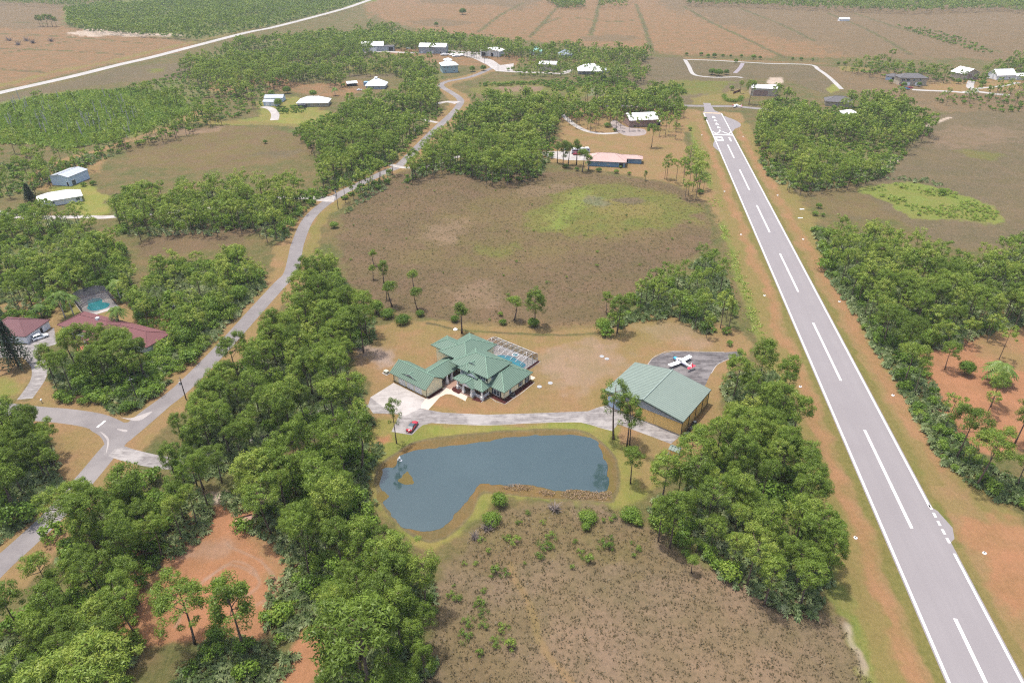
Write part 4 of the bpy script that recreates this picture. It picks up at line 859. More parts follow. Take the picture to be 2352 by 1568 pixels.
def hl(a,b): return (HO.x+.783*a+.622*b,HO.y-.622*a+.783*b)
def hsheet(name, P, z, mat): return sheet(name,[hl(a,b) for a,b in P],z,mat,True)
hsheet('mulch_bed',[(9.6,11.9),(14.4,11.9),(14.4,8.4),(11.2,7.6),(11.2,9.2),(9.6,9.2)],.03,M['mulch']); hsheet('mulch_bed',[(14.2,12.0),(20.2,12.0),(20.2,26.2),(18.8,26.2),(18.8,13.4),(14.2,13.4)],.034,M['mulch']); hsheet('mulch_bed',[(2.6,9.2),(2.9,7.9),(4.0,7.4),(6.4,7.4),(6.4,9.4),(2.9,9.4)],.03,M['mulch']); hsheet('mulch_bed',[(.1,.2),(1.3,.2),(1.3,6.4),(.1,6.4)],.03,M['mulch']); hsheet('mulch_bed',[(13.6,31),(14.6,31),(14.6,37),(13.6,37)],.03,M['mulch'])
for P in ([(14.4,8.4),(14.5,12.0),(20.3,12.0),(20.3,26.3)],[(14.7,31),(14.7,37)]): ribbon('bed_kerb',[hl(a,b) for a,b in P],.18,.045,M['concnew'],2,True)
hsheet('pool_deck',[(-2.6,28.5),(-2.6,36.6),(13.7,36.6),(13.7,27),(3.4,27),(3.4,28.5)],.04,M['concnew']); hsheet('garden_path',[(16.4,27.0),(19.0,27.0),(19.0,28.6),(16.4,28.6)],.03,M['walk'])
c = MB(); c.box(-6.4,-2.2,29.05,31.0,2.9,3.1); c.build('porch_canopy',BM['greyroof'],hs)
# swimming pool and its screen cage
pl = thing('swimming_pool','blue free form swimming pool inside the white screen cage','swimming pool',(*hl(6.5,31.2),0),HA)
def blob(P, z0, z1, mb, k=6):
    q = [tuple(p) for p in spline(P,k,True)]; mb.prism(q,z0,z1)
PO = [(-5,-.8),(-4.2,.6),(-2.4,1.8),(.2,2.2),(2.4,1.8),(4.6,1.6),(5.8,.6),(5.4,-1.4),(3,-2.4),(0,-2.6),(-3,-2.2)]
mb = MB(); blob([(x*1.06,y*1.1) for x,y in PO],.02,.07,mb); mb.build('pool_rim',BM['pooltile'],pl); mb = MB(); blob(PO,.03,.085,mb); mb.build('pool_water',BM['pool'],pl)
mb = MB(); mb.lathe([(1.1,.05),(1.1,.35),(.85,.35),(.85,.2)],18,-.3,3.6); mb.build('spa_ring',BM['white'],pl); mb = MB(); mb.lathe([(.86,.22),(.01,.22)],18,-.3,3.6); mb.build('spa_water',BM['pool'],pl)
cg = thing('pool_cage','white framed screen cage over the blue pool behind the green roofed house','pool cage',(*hl(0,0),0),HA)
fr = MB(); prof = [(36.7,0),(36.7,2.6),(35.4,3.5),(33.6,4.1),(30.5,4.1),(27.6,3.3)]; Bt = lambda a,b,r_=.055: fr.tube([a,b],[r_,r_],4)
xs = [-2.7+i*16.4/8 for i in range(9)]
for x in xs:
    for (y0,z0),(y1,z1) in zip(prof,prof[1:]): Bt((x,y0,z0),(x,y1,z1),.055)
for y,z in prof[1:5]: Bt((xs[0],y,z),(xs[-1],y,z))
for z in (.05,1.0): Bt((xs[0],36.7,z),(xs[-1],36.7,z))
for x in (xs[0],xs[-1]):
    for y in (28.6,31.3,34.0): Bt((x,y,0),(x,y,3.3 if y < 29 else 4.0))
    for z in (.05,1.0,2.6): Bt((x,27.6 if x > 0 else 29,z),(x,36.7,z))
    Bt((x,36.7,2.6),(x,34,2.6))
for a,b in ((0,1),(7,8)): Bt((xs[a],36.7,2.6),(xs[b],33.6,4.1)); Bt((xs[a],33.6,4.1),(xs[b],30.5,4.1))
fr.build('cage_frame',BM['alum'],cg)
sc = MB()
for (y0,z0),(y1,z1) in zip(prof,prof[1:]): sc.poly([(xs[0],y0,z0),(xs[-1],y0,z0),(xs[-1],y1,z1),(xs[0],y1,z1)])
for x in (xs[0],xs[-1]): sc.poly([(x,27.6,0)]+[(x,y,z) for y,z in prof][::-1])
sc.build('cage_screen',BM['screen'],cg)
# small things round the house
t = thing('transformer_box','pale utility box on a concrete pad left of the garage','utility box',(*hl(-18.8,1.7),0),HA); mb = MB(); mb.box(-1.1,1.1,-.9,.9,0,.1); mb.build('pad',M['concnew'],t); mb = MB(); mb.box(-.65,.65,-.55,.55,.1,.9); mb.box(-.7,.7,-.6,.6,.9,.97); mb.build('cabinet',plain('pale_green_cabinet',(.46,.47,.38),.6),t)
t = thing('air_conditioner','dark air conditioning unit against the right wall of the green roofed house','air conditioner',(*hl(19.5,16.6),0),HA); mb = MB(); mb.box(-.5,.5,-.5,.5,.05,1.0); [mb.box(-.53,.53,-.53,.53,.15+k*.13,.2+k*.13) for k in range(6)]; mb.build('cabinet',plain('dark_grey_cabinet',(.06,.062,.065),.6),t); mb = MB(); mb.lathe([(.4,1.0),(.4,1.06),(.05,1.09),(.01,1.09)],14); mb.build('fan_grille',BM['black'],t); mb = MB(); mb.box(-.8,.8,-.8,.8,0,.05); mb.build('pad',M['conc'],t)
def z2p(x,y): return g(784+x/3,784+y/3)
for x,y,l in ((1365,312,'left of two round tank lids on the dry lawn right of the house'),(1440,287,'right of two round tank lids on the dry lawn right of the house'),(1795,103,'left tank lid in the dry lawn beyond the hangar'),(1830,120,'right tank lid in the dry lawn beyond the hangar')):
    mb = MB(); mb.lathe([(.75,0),(.75,.10),(.6,.14),(.25,.14),(.2,.2),(.01,.2)],16); o = mb.build('tank_lid',BM['greymetal']); o.location = z2p(x,y); tag(o,l,'tank lid')
mb = MB(); mb.lathe([(.8,0),(.75,.2),(.5,.4),(.2,.5),(.01,.52)],9); o = mb.build('boulder',BM['stone']); o.location = g(1046,757); tag(o,'small grey boulder on the lawn behind the house','boulder')
# ---------------------------------------------------------------- big green hangar
GO = Vector((26.6,160.9,0)); gd = Vector((46.0-26.6,146.4-160.9,0)); GA = math.atan2(gd.y,gd.x); GW = gd.length; GD = 18.4
hg = thing('hangar','large ochre metal hangar with a pale green low pitched roof','hangar',GO,GA); keep_local(hg,0,GW,0,GD,1.5)
w = MB(); gable_wall(w,.25,GW-.25,.25,GD-.2,4.85,6.85,'y'); w.build('wall',BM['ochre'],hg)
w = MB(); w.side_prism([(.3,3.9),(GW-.3,3.9),(GW-.3,4.8),(GW/2,6.75),(.3,4.8)],.12,.25); w.build('gable_panel',BM['greywall'],hg)
r = MB(); gable_roof(r,-.15,GW+.15,-.35,GD+.2,5.0,7.05,'y',.22); r.tube([(GW/2,-.35,7.1),(GW/2,GD+.2,7.1)],[.22,.22],6,1); r.build('roof',[BM['hangar_green'],BM['hangarcap']],hg,uv=True)
r = MB(); [r.poly(q) for q in ()]; r.box(-.2,-.06,-.42,GD+.25,4.72,4.86); r.box(GW+.06,GW+.2,-.42,GD+.25,4.72,4.86)
for s in (0,1):
    a = (-.15,-.42,4.78) if s == 0 else (GW+.15,-.42,4.78); r.tube([a,(GW/2,-.42,6.83)],[.13,.13],4)
r.build('eave_trim',BM['darktrim'],hg)
for y in (.2,4.9,9.4,14,GD-.2): mb = MB(); mb.box(GW-.27,GW-.12,y-.09,y+.09,0,4.8); mb.build('downpipe',BM['darktrim'],hg)
opening(hg,'hangar_door',3.2,.25,.03,4.0,3.4,'f','lightblue',frame='white',panes=1,inner='door_panel')
opening(hg,'roller_door',12.6,.25,.03,6.0,3.5,'f','ochre',frame='ochre',panes=1,inner='door_panel')
sh = thing('shed','tiny ochre pump shed with a green metal roof beside the hangar apron','shed',(42.7,138.9,0),math.atan2(-1.3,1.9)); keep_local(sh,-1.5,1.5,-1.5,1.5,1)
mb = MB(); gable_wall(mb,-1.15,1.15,-.9,.9,1.75,2.15,'x'); mb.build('wall',BM['ochre'],sh); mb = MB(); gable_roof(mb,-1.45,1.45,-1.2,1.2,1.75,2.35,'x',.1); mb.build('roof',BM['hangar_green'],sh,uv=True); mb = MB(); mb.box(-1.5,1.5,-1.3,1.1,0,.08); mb.build('pad',M['conc'],sh); opening(sh,'door',1.15,0,.1,.8,1.5,'r','dark',panes=1,inner='door_panel')
def gl(a,b): c,s = math.cos(GA),math.sin(GA); return (GO.x+c*a-s*b,GO.y+s*a+c*b)
for i,(a,b,k) in enumerate(((GW+.9,.5,0),(GW+1.0,1.8,1),(GW+.9,3.1,2),(GW+.9,4.4,1),(GW+.9,5.6,2),(GW+.8,7.0,0))):
    nm,l = [('air_conditioner','black air conditioning unit at the near corner of the hangar side wall'),('storage_tank','pale tank with a dark lid second along the hangar side wall'),('barrel','black barrel third along the hangar side wall'),('storage_tank','pale tank fourth along the hangar side wall'),('barrel','black barrel fifth along the hangar side wall'),('air_conditioner','farthest dark unit along the hangar side wall')][i]
    t = thing(nm,l,{'air_conditioner':'air conditioner','storage_tank':'tank','barrel':'barrel'}[nm],(*gl(a,b),0),GA); mb = MB()
    if k == 0: mb.box(-.5,.5,-.5,.5,0,.95); mb.build('cabinet',BM['black'],t); mb = MB(); mb.lathe([(.4,.95),(.4,1.02),(.01,1.05)],12); mb.build('fan_grille',BM['greymetal'],t)
    else: mb.lathe([(.42,0),(.45,.1),(.43,.5),(.45,.85),(.42,.95)],14); mb.build('body',BM['black' if k == 2 else 'greywall'],t); mb = MB(); mb.lathe([(.44,.95),(.3,1.05),(.01,1.06)],14); mb.build('lid',BM['black'],t)
# ---------------------------------------------------------------- neighbours
def bld(name, label, cat, FL, FR, depth, h, hr, roof, wall, rmat, ops=(), over=.5, pad=1.5, axis=None, base=None):
    """FL, FR: photo points of the front wall's foot"""
    a,b = g(*FL),g(*FR); d = b-a; W_ = d.length; o = thing(name,label,cat,a,math.atan2(d.y,d.x)); keep_local(o,-over,W_+over,-over,depth+over,pad)
    mb = MB(); ax = axis or ('x' if W_ >= depth else 'y')
    if roof == 'hip': mb.box(0,W_,0,depth,0,h)
    else: gable_wall(mb,0,W_,0,depth,h,hr-.15,ax)
    mb.build('wall',BM[wall],o); r = MB()
    if roof == 'hip': r.hip(-over,W_+over,-over,depth+over,h,(hr-h)/(min(W_,depth)/2+over))
    else: gable_roof(r,-over,W_+over,-over,depth+over,h+.02,hr+.05,ax)
    r.build('roof',BM[rmat],o,uv=True)
    for k in ops:
        kind,fx,z,w_,hh,face,mat = k[:7]; fr_ = k[7] if len(k) > 7 else 'white'
        x,y = (fx*W_,0) if face == 'f' else ((W_,fx*depth) if face == 'r' else ((0,fx*depth) if face == 'l' else (fx*W_,depth)))
        opening(o,kind,x,y,z,w_,hh,face,mat,frame=fr_,panes=2 if kind == 'window' else 1,inner='pane' if kind == 'window' else 'door_panel')
    return o,W_
wn = lambda f,z=1,w=1.4,h=1.2,face='f': ('window',f,z,w,h,face,'glass')
o,W_ = bld('barn','tan pink metal barn with a white gable roof near the runway end','barn',(1446,293),(1509.5,290),15,4.9,8.2,'gable','tanwall','whiteroof',[('sliding_door',.38,.05,5,3.6,'f','tanwall','tanwall'),('window',.66,1.2,1.2,1.2,'f','glass','tanwall'),('window',.75,1.2,1.2,1.2,'f','glass','tanwall'),('window',.83,1.2,1.2,1.2,'f','glass','tanwall'),('window',.93,1.2,1.2,1.2,'f','glass','tanwall')],.6)
mb = MB(); mb.box(W_,W_+3,2,6,0,2.6); mb.build('lean_to',BM['dark'],o); mb = MB(); mb.box(W_,W_+3.3,1.7,6.3,2.6,2.8); mb.build('lean_to_roof',BM['whiteroof'],o,uv=True)
o,W_ = bld('house','long sky blue house with a pink tiled hip roof beyond the central marsh','house',(1349.5,381),(1435,385),13,3.2,6.4,'hip','bluewall','pinktile',[wn(.05,.9,.8,1),wn(.3,1,.9,.8),wn(.55,1,.9,.8),('porch_opening',.9,.1,2.6,2.4,'f','dark')],.8)
mb = MB(); mb.box(W_-1,W_+9.5,9,14.5,0,2.9); mb.build('side_wing',BM['bluewall'],o); r = MB(); r.hip(W_-6,W_+10.2,8.3,15.2,2.95,.42); r.build('side_wing_roof',BM['pinktile'],o,uv=True); opening(o,'window',W_+1.2,9,.6,1,1.7,'f','glass',panes=1); keep_local(o,W_-2,W_+11,8,16)
mb = MB(); mb.box(.2,2.8,-.01-.2,0,0,.2); mb.build('step',M['concnew'],o)
bld('hangar','white roofed pale metal hangar at the far left of the row','hangar',(829,119),(881,118),18,6,9.5,'gable','greywall','whiteroof',[('hangar_door',.5,.1,10,4,'f','white')],.5)
o,W_ = bld('annexe','flat roofed grey annexe with a dark open door beside the far left hangar','annexe',(881,118),(906,117.5),12,5.2,5.6,'hip','greywall','greyroof',[('hangar_door',.68,.05,5.5,4.2,'f','dark')],.2)
bld('hangar','long grey metal hangar with a white roof in the middle of the far row','hangar',(963,123),(1024,124),16,7,10,'gable','greywall','whiteroof',[('door',.1,.1,1.2,2.2,'f','white'),('door',.5,.1,2.6,2.6,'f','white'),('door',.8,.1,1.2,2.2,'f','dark'),wn(.3,2),wn(.65,2)],.5)
o,W_ = bld('hangar','white gable fronted hangar with dark open bays right of the far row','hangar',(1104,128.5),(1146.5,131),16,5.6,8.0,'gable','whitewall','whiteroof',[('hangar_door',.16,.05,5,4,'f','dark'),('door',.62,.05,3,3.6,'f','dark')],.8,axis='y')
o,W_ = bld('house','two storey pale teal house with a white hip roof by the curving road','house',(1016.5,168.5),(1052,167),15,7,10.5,'hip','tealwall','whiteroof',[wn(.12,4.4,1.2,1.5),wn(.35,4.4,1.2,1.5),wn(.6,4.4,1.2,1.5),wn(.85,4.4,1.2,1.5),wn(.2,1,1.2,1.5),wn(.75,1,1.2,1.5)],.8)
mb = MB(); mb.box(4,11,9,14,8,10.5); mb.build('upper_room',BM['whitewall'],o); r = MB(); r.hip(3.3,11.7,8.3,14.7,10.5,.5); r.build('upper_roof',BM['whiteroof'],o,uv=True)
o,W_ = bld('house','low house with a broad white hip roof and cupola left of the teal house','house',(841,205),(884,205),15,3,8,'hip','greywall','whiteroof',[wn(.15),wn(.4,.2,1.2,2),wn(.7)],.8)
mb = MB(); mb.box(W_/2-1,W_/2+1,6.6,8.4,7.4,8.6); mb.hip(W_/2-1.4,W_/2+1.4,6.2,8.8,8.6,.4); mb.build('cupola',BM['whiteroof'],o,uv=True); mb = MB(); mb.box(-5,4,15.3,21,0,3); mb.build('back_wing',BM['bluewall'],o)
o,W_ = bld('pavilion','small open pavilion with a white roof left of the cupola house','pavilion',(799,199),(820,197.5),5,2.6,3.9,'gable','dark','whiteroof',(),.8)
bld('workshop','tan workshop with a white pitched roof behind the scattered tall pines','workshop',(1238,163),(1277,164),13,6.4,8.2,'gable','beige','whiteroof',[('door',.3,.05,3.5,3.4,'f','beige')],.4)
o,W_ = bld('house','house with a white hip roof and a shaded front veranda','house',(1329,170),(1381,170.5),14,3.4,8.6,'hip','greywall','whiteroof',[(('window'),.1+.1*k,.8,1.1,1.7,'f','glass') for k in range(9)],1.2)
mb = MB(); mb.box(-1,W_+1,-4.2,-1.2,3.1,3.25); mb.build('veranda_roof',BM['whiteroof'],o,uv=True)
for k in range(7): mb = MB(); x = -.8+k*(W_+1.6)/6; mb.box(x-.12,x+.12,-4.1,-3.86,0,3.1); mb.build('veranda_post',BM['white'],o)
mb = MB(); mb.box(W_+.5,W_+8,4,13,0,3); mb.build('side_wing',BM['greywall'],o); r = MB(); r.hip(W_-2,W_+9,3.4,13.6,3,.5); r.build('side_wing_roof',BM['bluegrey'],o,uv=True)
bld('house','teal roofed house almost hidden behind the far trees','house',(1215,126),(1246,126),12,3.5,7.5,'hip','whitewall','tealroof',[wn(.4)],.6)
bld('house','slate roofed house half hidden in the trees beyond the workshop','house',(1284,134),(1316,134),13,3.6,8,'hip','greywall','slateroof',[wn(.4),wn(.7)],.6)
bld('shed','front of two pale sheds with white metal roofs by the short white drive','shed',(606,243),(637,243.5),7,3,4.4,'gable','lightblue','bluegrey',[('garage_door',.3,.05,3,2.4,'f','whitewall'),('garage_door',.7,.05,3,2.4,'f','whitewall')],.5)
bld('shed','rear of two pale sheds with white metal roofs by the short white drive','shed',(609,235),(650,234.5),10,3.2,5,'gable','lightblue','bluegrey',[wn(.2,1,1,1)],.5)
o,W_ = bld('house','white roofed ranch house hidden by pines right of the twin sheds','house',(684,246),(753,245),15,3,6.6,'hip','beige','whiteroof',[wn(.2),wn(.4),wn(.7)],.8)
mb = MB(); mb.box(1,7,-4,0,0,2.4); mb.build('glazed_porch',BM['shutter'],o)
bld('hangar','white roofed hangar with a tan door behind the trees at the runway end','hangar',(1724,220),(1785,222),13,6.2,8.0,'gable','beige','whiteroof',[('hangar_door',.36,.05,12,4.6,'f','tanwall')],.4)
bld('house','grey hip roofed house behind the wood at the runway end','house',(1895,243),(1958,247),14,3.4,6.8,'hip','beige','greyroof',[wn(.4),wn(.8)],.8)
bld('house','white roof showing among the pines below the grey hip roof','house',(1935,271),(1968,272),8,3.2,5.2,'hip','whitewall','whiteroof',[wn(.5)],.6)
bld('annexe','small annexe with a grey hip roof left of the two storey house','annexe',(2033,183.5),(2063,186),9,3.2,5.4,'hip','lightblue','greyroof',[('garage_door',.62,.05,3.4,2.4,'f','dark')],.6)
bld('house','two storey cream and white house with a dark hip roof on the right','house',(2064,196.5),(2126,197.5),13,6.6,9.6,'hip','beige','greyroof',[('window',.12,3.9,2.6,1.7,'f','dark'),('window',.3,3.9,2.6,1.7,'f','dark'),('window',.52,3.9,1.4,1.7,'f','glass'),('window',.75,3.9,1.4,1.7,'f','glass'),('garage_door',.25,.05,7,2.6,'f','white'),('garage_door',.7,.05,5,2.6,'f','white')],.8)
bld('barn','tan gable fronted barn with a white roof at the right','barn',(2211,184),(2246,182),15,5.2,9.4,'gable','beige','whiteroof',[('barn_door',.38,.05,5,5,'f','tanwall'),('barn_door',.75,.05,4,3,'f','tanwall')],.9,axis='y')
o,W_ = bld('house','white roofed house at the far right edge of the photo','house',(2288,184),(2330,183),12,4,8.5,'gable','whitewall','whiteroof',[wn(.3),wn(.7)],.6)
mb = MB(); mb.box(W_,W_+11,-2,8,0,3.4); mb.build('side_wing',BM['whitewall'],o); r = MB(); gable_roof(r,W_-.4,W_+11.5,-2.5,8.5,3.4,5,'x'); r.build('side_wing_roof',BM['whiteroof'],o,uv=True)
bld('shed','tiny white roofed shelter in the far pasture','shelter',(1928,49),(1951,49),7,3,4.5,'gable','whitewall','whiteroof',(),.5)
bld('shed','blue grey metal workshop with a low roof at the left','workshop',(121,425),(162.6,428),14.5,5.0,6.2,'gable','lightblue','bluegrey',[('door',.88,.05,1.1,2.1,'f','dark'),('garage_door',.2,.05,2.6,2.6,'r','glass')],.35,axis='y')
bld('house','white roofed house half hidden by pines below the metal workshop','house',(95,478),(190.6,462),10,3,5.6,'hip','whitewall','whiteroof',[wn(.9,.8,1.6,1.5),wn(.3)],.7)
# brown roofed garage and red tiled house on the left
o,W_ = bld('garage','white garage with a brown metal hip roof at the left edge','garage',(65,789),(117,752),15,3.0,6.0,'hip','whitewall','redroof',[('door',.62,.1,1.1,2.1,'f','dark'),('garage_door',.25,.05,3.2,2.4,'l','white')],.5)
o,W_ = bld('house','long red tiled house behind the pines beside the dark pool cage','house',(146,762),(252,790),9,3.0,5.4,'hip','whitewall','redtile',[wn(.3),wn(.6)],.8)
r = MB(); r.hip(W_-4,W_+18,-.5,9.8,3.0,.42); r.hip(W_-7,W_+1.5,-4.5,8,3.05,.46); r.build('wing_roof',BM['redtile'],o,uv=True); w = MB(); w.box(W_-1,W_+17.3,.2,9,0,2.95); w.box(W_-6.4,W_-5.6,-4,.2,0,2.9); w.box(W_+.2,W_+.9,-4,.2,0,2.9); w.build('wing_wall',BM['whitewall'],o); mb = MB(); mb.box(W_-5.6,W_+.2,-3.9,-.2,0,.1); mb.build('porch_floor',BM['redpave'],o); opening(o,'door',W_-2.7,0,.1,1.6,2.2,'f','reddoor',panes=1,inner='door_panel'); keep_local(o,W_-8,W_+19,-6,11,1)
mb = MB(); mb.box(W_-9,W_-8,4,5,4.4,6.0); mb.build('chimney',BM['whitewall'],o)
sheet('red_paving',[(175,800),(240,776),(262,783),(215,806),(180,812)],.016,BM['redpave'])
# dark pool cage
c4 = [g(192,722),g(268,700),g(246,668),g(180,690)]; ca = math.atan2((c4[1]-c4[0]).y,(c4[1]-c4[0]).x); cw = (c4[1]-c4[0]).length; cdp = ((c4[3]-c4[0]).length+(c4[2]-c4[1]).length)/2
cg = thing('pool_cage','dark bronze screen cage over the turquoise pool behind the red tiled house','pool cage',c4[0],ca); keep_local(cg,0,cw,-3,cdp,1.5); fr = MB()
for i in range(8):
    y = cdp*i/7
    for p,q in (((0,y,0),(0,y,2.6)),((0,y,2.6),(cw*.25,y,3.6)),((cw*.25,y,3.6),(cw*.75,y,3.6)),((cw*.75,y,3.6),(cw,y,2.6)),((cw,y,2.6),(cw,y,0))): fr.tube([p,q],[.09,.09],4)
for x,z in ((0,2.6),(cw*.25,3.6),(cw*.75,3.6),(cw,2.6),(0,.05),(cw,.05)): fr.tube([(x,0,z),(x,cdp,z)],[.08,.08],4)
fr.build('cage_frame',BM['bronze'],cg); sc = MB(); pr = [(0,0),(0,2.6),(cw*.25,3.6),(cw*.75,3.6),(cw,2.6),(cw,0)]
for (a,z0),(b,z1) in zip(pr,pr[1:]): sc.poly([(a,0,z0),(a,cdp,z0),(b,cdp,z1),(b,0,z1)])
sc.poly([(a,cdp,z) for a,z in pr]); sc.build('cage_screen',BM['screend'],cg)
de = MB(); de.box(-.2,cw+.2,-3,cdp+.2,.01,.05); de.build('pool_deck',M['concnew'],cg)
pl = thing('swimming_pool','turquoise curved pool inside the dark screen cage','swimming pool',c4[0],ca); mb = MB(); blob([(cw*.25,cdp*.1),(cw*.2,cdp*.3),(cw*.3,cdp*.5),(cw*.35,cdp*.75),(cw*.6,cdp*.8),(cw*.75,cdp*.6),(cw*.7,cdp*.4),(cw*.85,cdp*.2),(cw*.7,0),(cw*.4,0)],.05,.09,mb); mb.build('pool_water',plain('turquoise_water',(.05,.30,.33),.05,.8),pl)
# ---------------------------------------------------------------- vehicles
def car(name, label, cat, loc, rz, paint, L=4.7, Wd=1.9, H=1.45, kind='sedan', glassroof=False):
    t = thing(name,label,cat,loc,rz); pm = bpy.data.materials.get('paint_'+paint[0])
    if not pm: pm = plain('paint_'+paint[0],paint[1],.22,.6,var=.04); pm.node_tree.nodes['Principled BSDF'].inputs['Coat Weight'].default_value = .25
    k = L/4.7; hw = Wd/2
    # body: rings along the length (x forward): x, half width, top z
    st = [(-2.35,.62,.72),(-2.25,.80,.86),(-1.8,.92,.95),(-.9,.96,.94),(.3,.96,.92),(1.2,.94,.88),(1.9,.88,.80),(2.25,.74,.68),(2.35,.55,.56)] if kind != 'suv' else [(-2.35,.78,.95),(-2.3,.90,1.05),(-1.8,.95,1.08),(-.9,.97,1.06),(.3,.97,1.04),(1.2,.95,1.0),(1.9,.90,.93),(2.28,.80,.80),(2.35,.62,.62)]
    mb = MB(); rings = []
    for x,ww,z in st:
        x*=k; y = ww*hw; rings.append([(x,-y*.9,.24),(x,-y,.45),(x,-y*.98,z*.78),(x,-y*.86,z),(x,0,z+.03),(x,y*.86,z),(x,y*.98,z*.78),(x,y,.45),(x,y*.9,.24)])
    V = [p for r_ in rings for p in r_]; n = 9; F = [(i*n+j,i*n+j+1,(i+1)*n+j+1,(i+1)*n+j) for i in range(len(rings)-1) for j in range(n-1)]+[(i*n+n-1,i*n,(i+1)*n,(i+1)*n+n-1) for i in range(len(rings)-1)]
    mb.raw(V,F+[list(range(n)),[len(V)-n+j for j in range(n-1,-1,-1)]]); body = mb.build('body',pm,t,True)
    zb = .9 if kind != 'suv' else 1.03
    x0,x1,x2,x3 = ((-1.95,-1.0,.15,1.05) if kind == 'sedan' else (-2.2,-1.9,.1,.95)); y1,y2 = hw*.84,hw*.66
    gm = MB(); A = [(x0*k,y1),(x3*k,y1)]; zt = H
    bot = [(x0*k,-y1,zb-.03),(x3*k,-y1,zb-.03),(x3*k,y1,zb-.03),(x0*k,y1,zb-.03)]; top = [(x1*k,-y2,zt-.04),(x2*k,-y2,zt-.04),(x2*k,y2,zt-.04),(x1*k,y2,zt-.04)]
    for i in range(4): gm.poly([bot[i],bot[(i+1)%4],top[(i+1)%4],top[i]])
    gm.build('windows',BM['glass'],t)
    rm = MB(); rm.raw([(a,b*1.03,c) for a,b,c in top]+[((a*.97),b*.92,zt) for a,b,c in top],[(0,1,5,4),(1,2,6,5),(2,3,7,6),(3,0,4,7),(4,5,6,7)])
    for i in range(4): a,b = Vector(bot[i]),Vector(top[i]); rm.tube([a,b],[.06,.05],4)
    for s in (-1,1): rm.tube([((x1+x2)/2*k-.1,s*y1,zb),((x1+x2)/2*k-.1,s*y2,zt-.03)],[.05,.045],4)
    rm.build('roof',BM['glass'] if glassroof else pm,t)
    for x in (-1.42*k,1.42*k):
        for s in (-1,1):
            wm = MB(); y = s*hw*.88
            ring = [(.34*math.cos(q*math.pi/8),.34*math.sin(q*math.pi/8)) for q in range(16)]; wm.raw([(x+a,y-.11,.34+b) for a,b in ring]+[(x+a,y+.11,.34+b) for a,b in ring],[list(range(16)),list(range(31,15,-1))]+[(i,16+i,16+(i+1)%16,(i+1)%16) for i in range(16)]); wh = wm.build('wheel',BM['black'],t)
            wm = MB(); ring = [(.2*math.cos(q*math.pi/5),.2*math.sin(q*math.pi/5)) for q in range(10)]; yy = y+s*.12; wm.poly([(x+a,yy,.34+b) for a,b in ring]); wm.build('rim',BM['greymetal'],wh)
    zl = .62 if kind != 'suv' else .8
    for s in (-1,1):
        m_ = MB(); m_.box(2.16*k,2.27*k,s*hw*.62-.2,s*hw*.62+.2,zl-.07,zl+.07); m_.build('headlight',BM['alum'],t); m_ = MB(); m_.box(-2.36*k,-2.26*k,s*hw*.62-.2,s*hw*.62+.2,zl+.08,zl+.2); m_.build('taillight',BM['reddoor'],t)
        m_ = MB(); m_.box(.75*k,.95*k,s*(hw*.93)-.1,s*(hw*.93)+.1,zb,zb+.14); m_.build('mirror',pm,t)
    return t
RED = ('red',(.40,.004,.02)); WHT = ('white',(.75,.75,.76)); BLU = ('blue',(.10,.22,.36))
car('car','red car with a dark glass roof parked on the concrete beside the pond','car',(-27.55,149.9,.018),math.atan2(5.4,1.8),RED,4.9,1.95,1.42,'sedan',True)
car('car','white SUV parked beside the brown roofed garage','car',(*g(94,777)[:2],.02),math.atan2(2.9,2.6),WHT,4.9,1.95,1.75,'suv')
for x,y,p,l in ((2070,199,RED,'left red car outside the two storey house on the right'),(2090,203,RED,'right red car outside the two storey house on the right'),(2071,204,BLU,'left pale blue car outside the two storey house'),(2083,206,BLU,'right pale blue car outside the two storey house')): car('car',l,'car',(*g(x,y)[:2],.02),.05,p,5.2,2,1.6,'suv')
car('pickup_truck','red pickup parked in front of the motorhome','pickup truck',(*g(1326,356)[:2],.02),.1,RED,5.4,2,1.7,'suv'); car('car','pale car half hidden in the pines left of the curved drive','car',(*g(1262,292)[:2],.02),.3,('pale green',(.5,.62,.58)),4.8,1.9,1.5); car('car','white pickup parked between the first two far hangars','pickup truck',(*g(938,113)[:2],.02),0,WHT,5.5,2,1.8,'suv'); car('car','white car by the cupola house','car',(*g(826,208)[:2],.02),.4,WHT,4.8,1.9,1.5); car('car','dark car parked left of the motorhome','car',(*g(1301,344)[:2],.02),.9,('dark blue',(.03,.05,.08)),4.8,1.9,1.5)
# motorhome
mh0 = g(1333,352); mh = thing('motorhome','long white motorhome with red and black stripes beside the blue house','motorhome',mh0,.18); keep_local(mh,-6,6,-2,2,1)
mb = MB(); mb.side_prism([(-5.8,.45),(5.6,.45),(5.9,1.2),(5.7,2.9),(5.2,3.35),(-5.7,3.35),(-5.85,2.9)],-1.25,1.25); mb.build('body',BM['whitewall'],mh)
mb = MB(); mb.box(-5.5,5.3,-1.262,-1.25,.5,1.15); mb.side_prism([(-5.5,1.6),(-2,1.6),(1.5,2.3),(-5.5,2.3)],-1.262,-1.25); mb.build('stripe',plain('dark_red_stripe',(.17,.02,.03),.4),mh)
for B_ in ((-1.2,.3,-1.262,-1.25,2.0,2.7),(1.6,3.1,-1.262,-1.25,2.0,2.7),(4.0,5.2,-1.262,-1.25,1.6,2.6),(5.72,5.9,-1.1,1.1,1.5,2.7)): mb = MB(); mb.box(*B_); mb.build('window',BM['glass'],mh)
for x in (-2.6,2.2): mb = MB(); mb.box(x-.5,x+.5,-.5,.5,3.35,3.6); mb.build('roof_unit',BM['shutter'],mh)
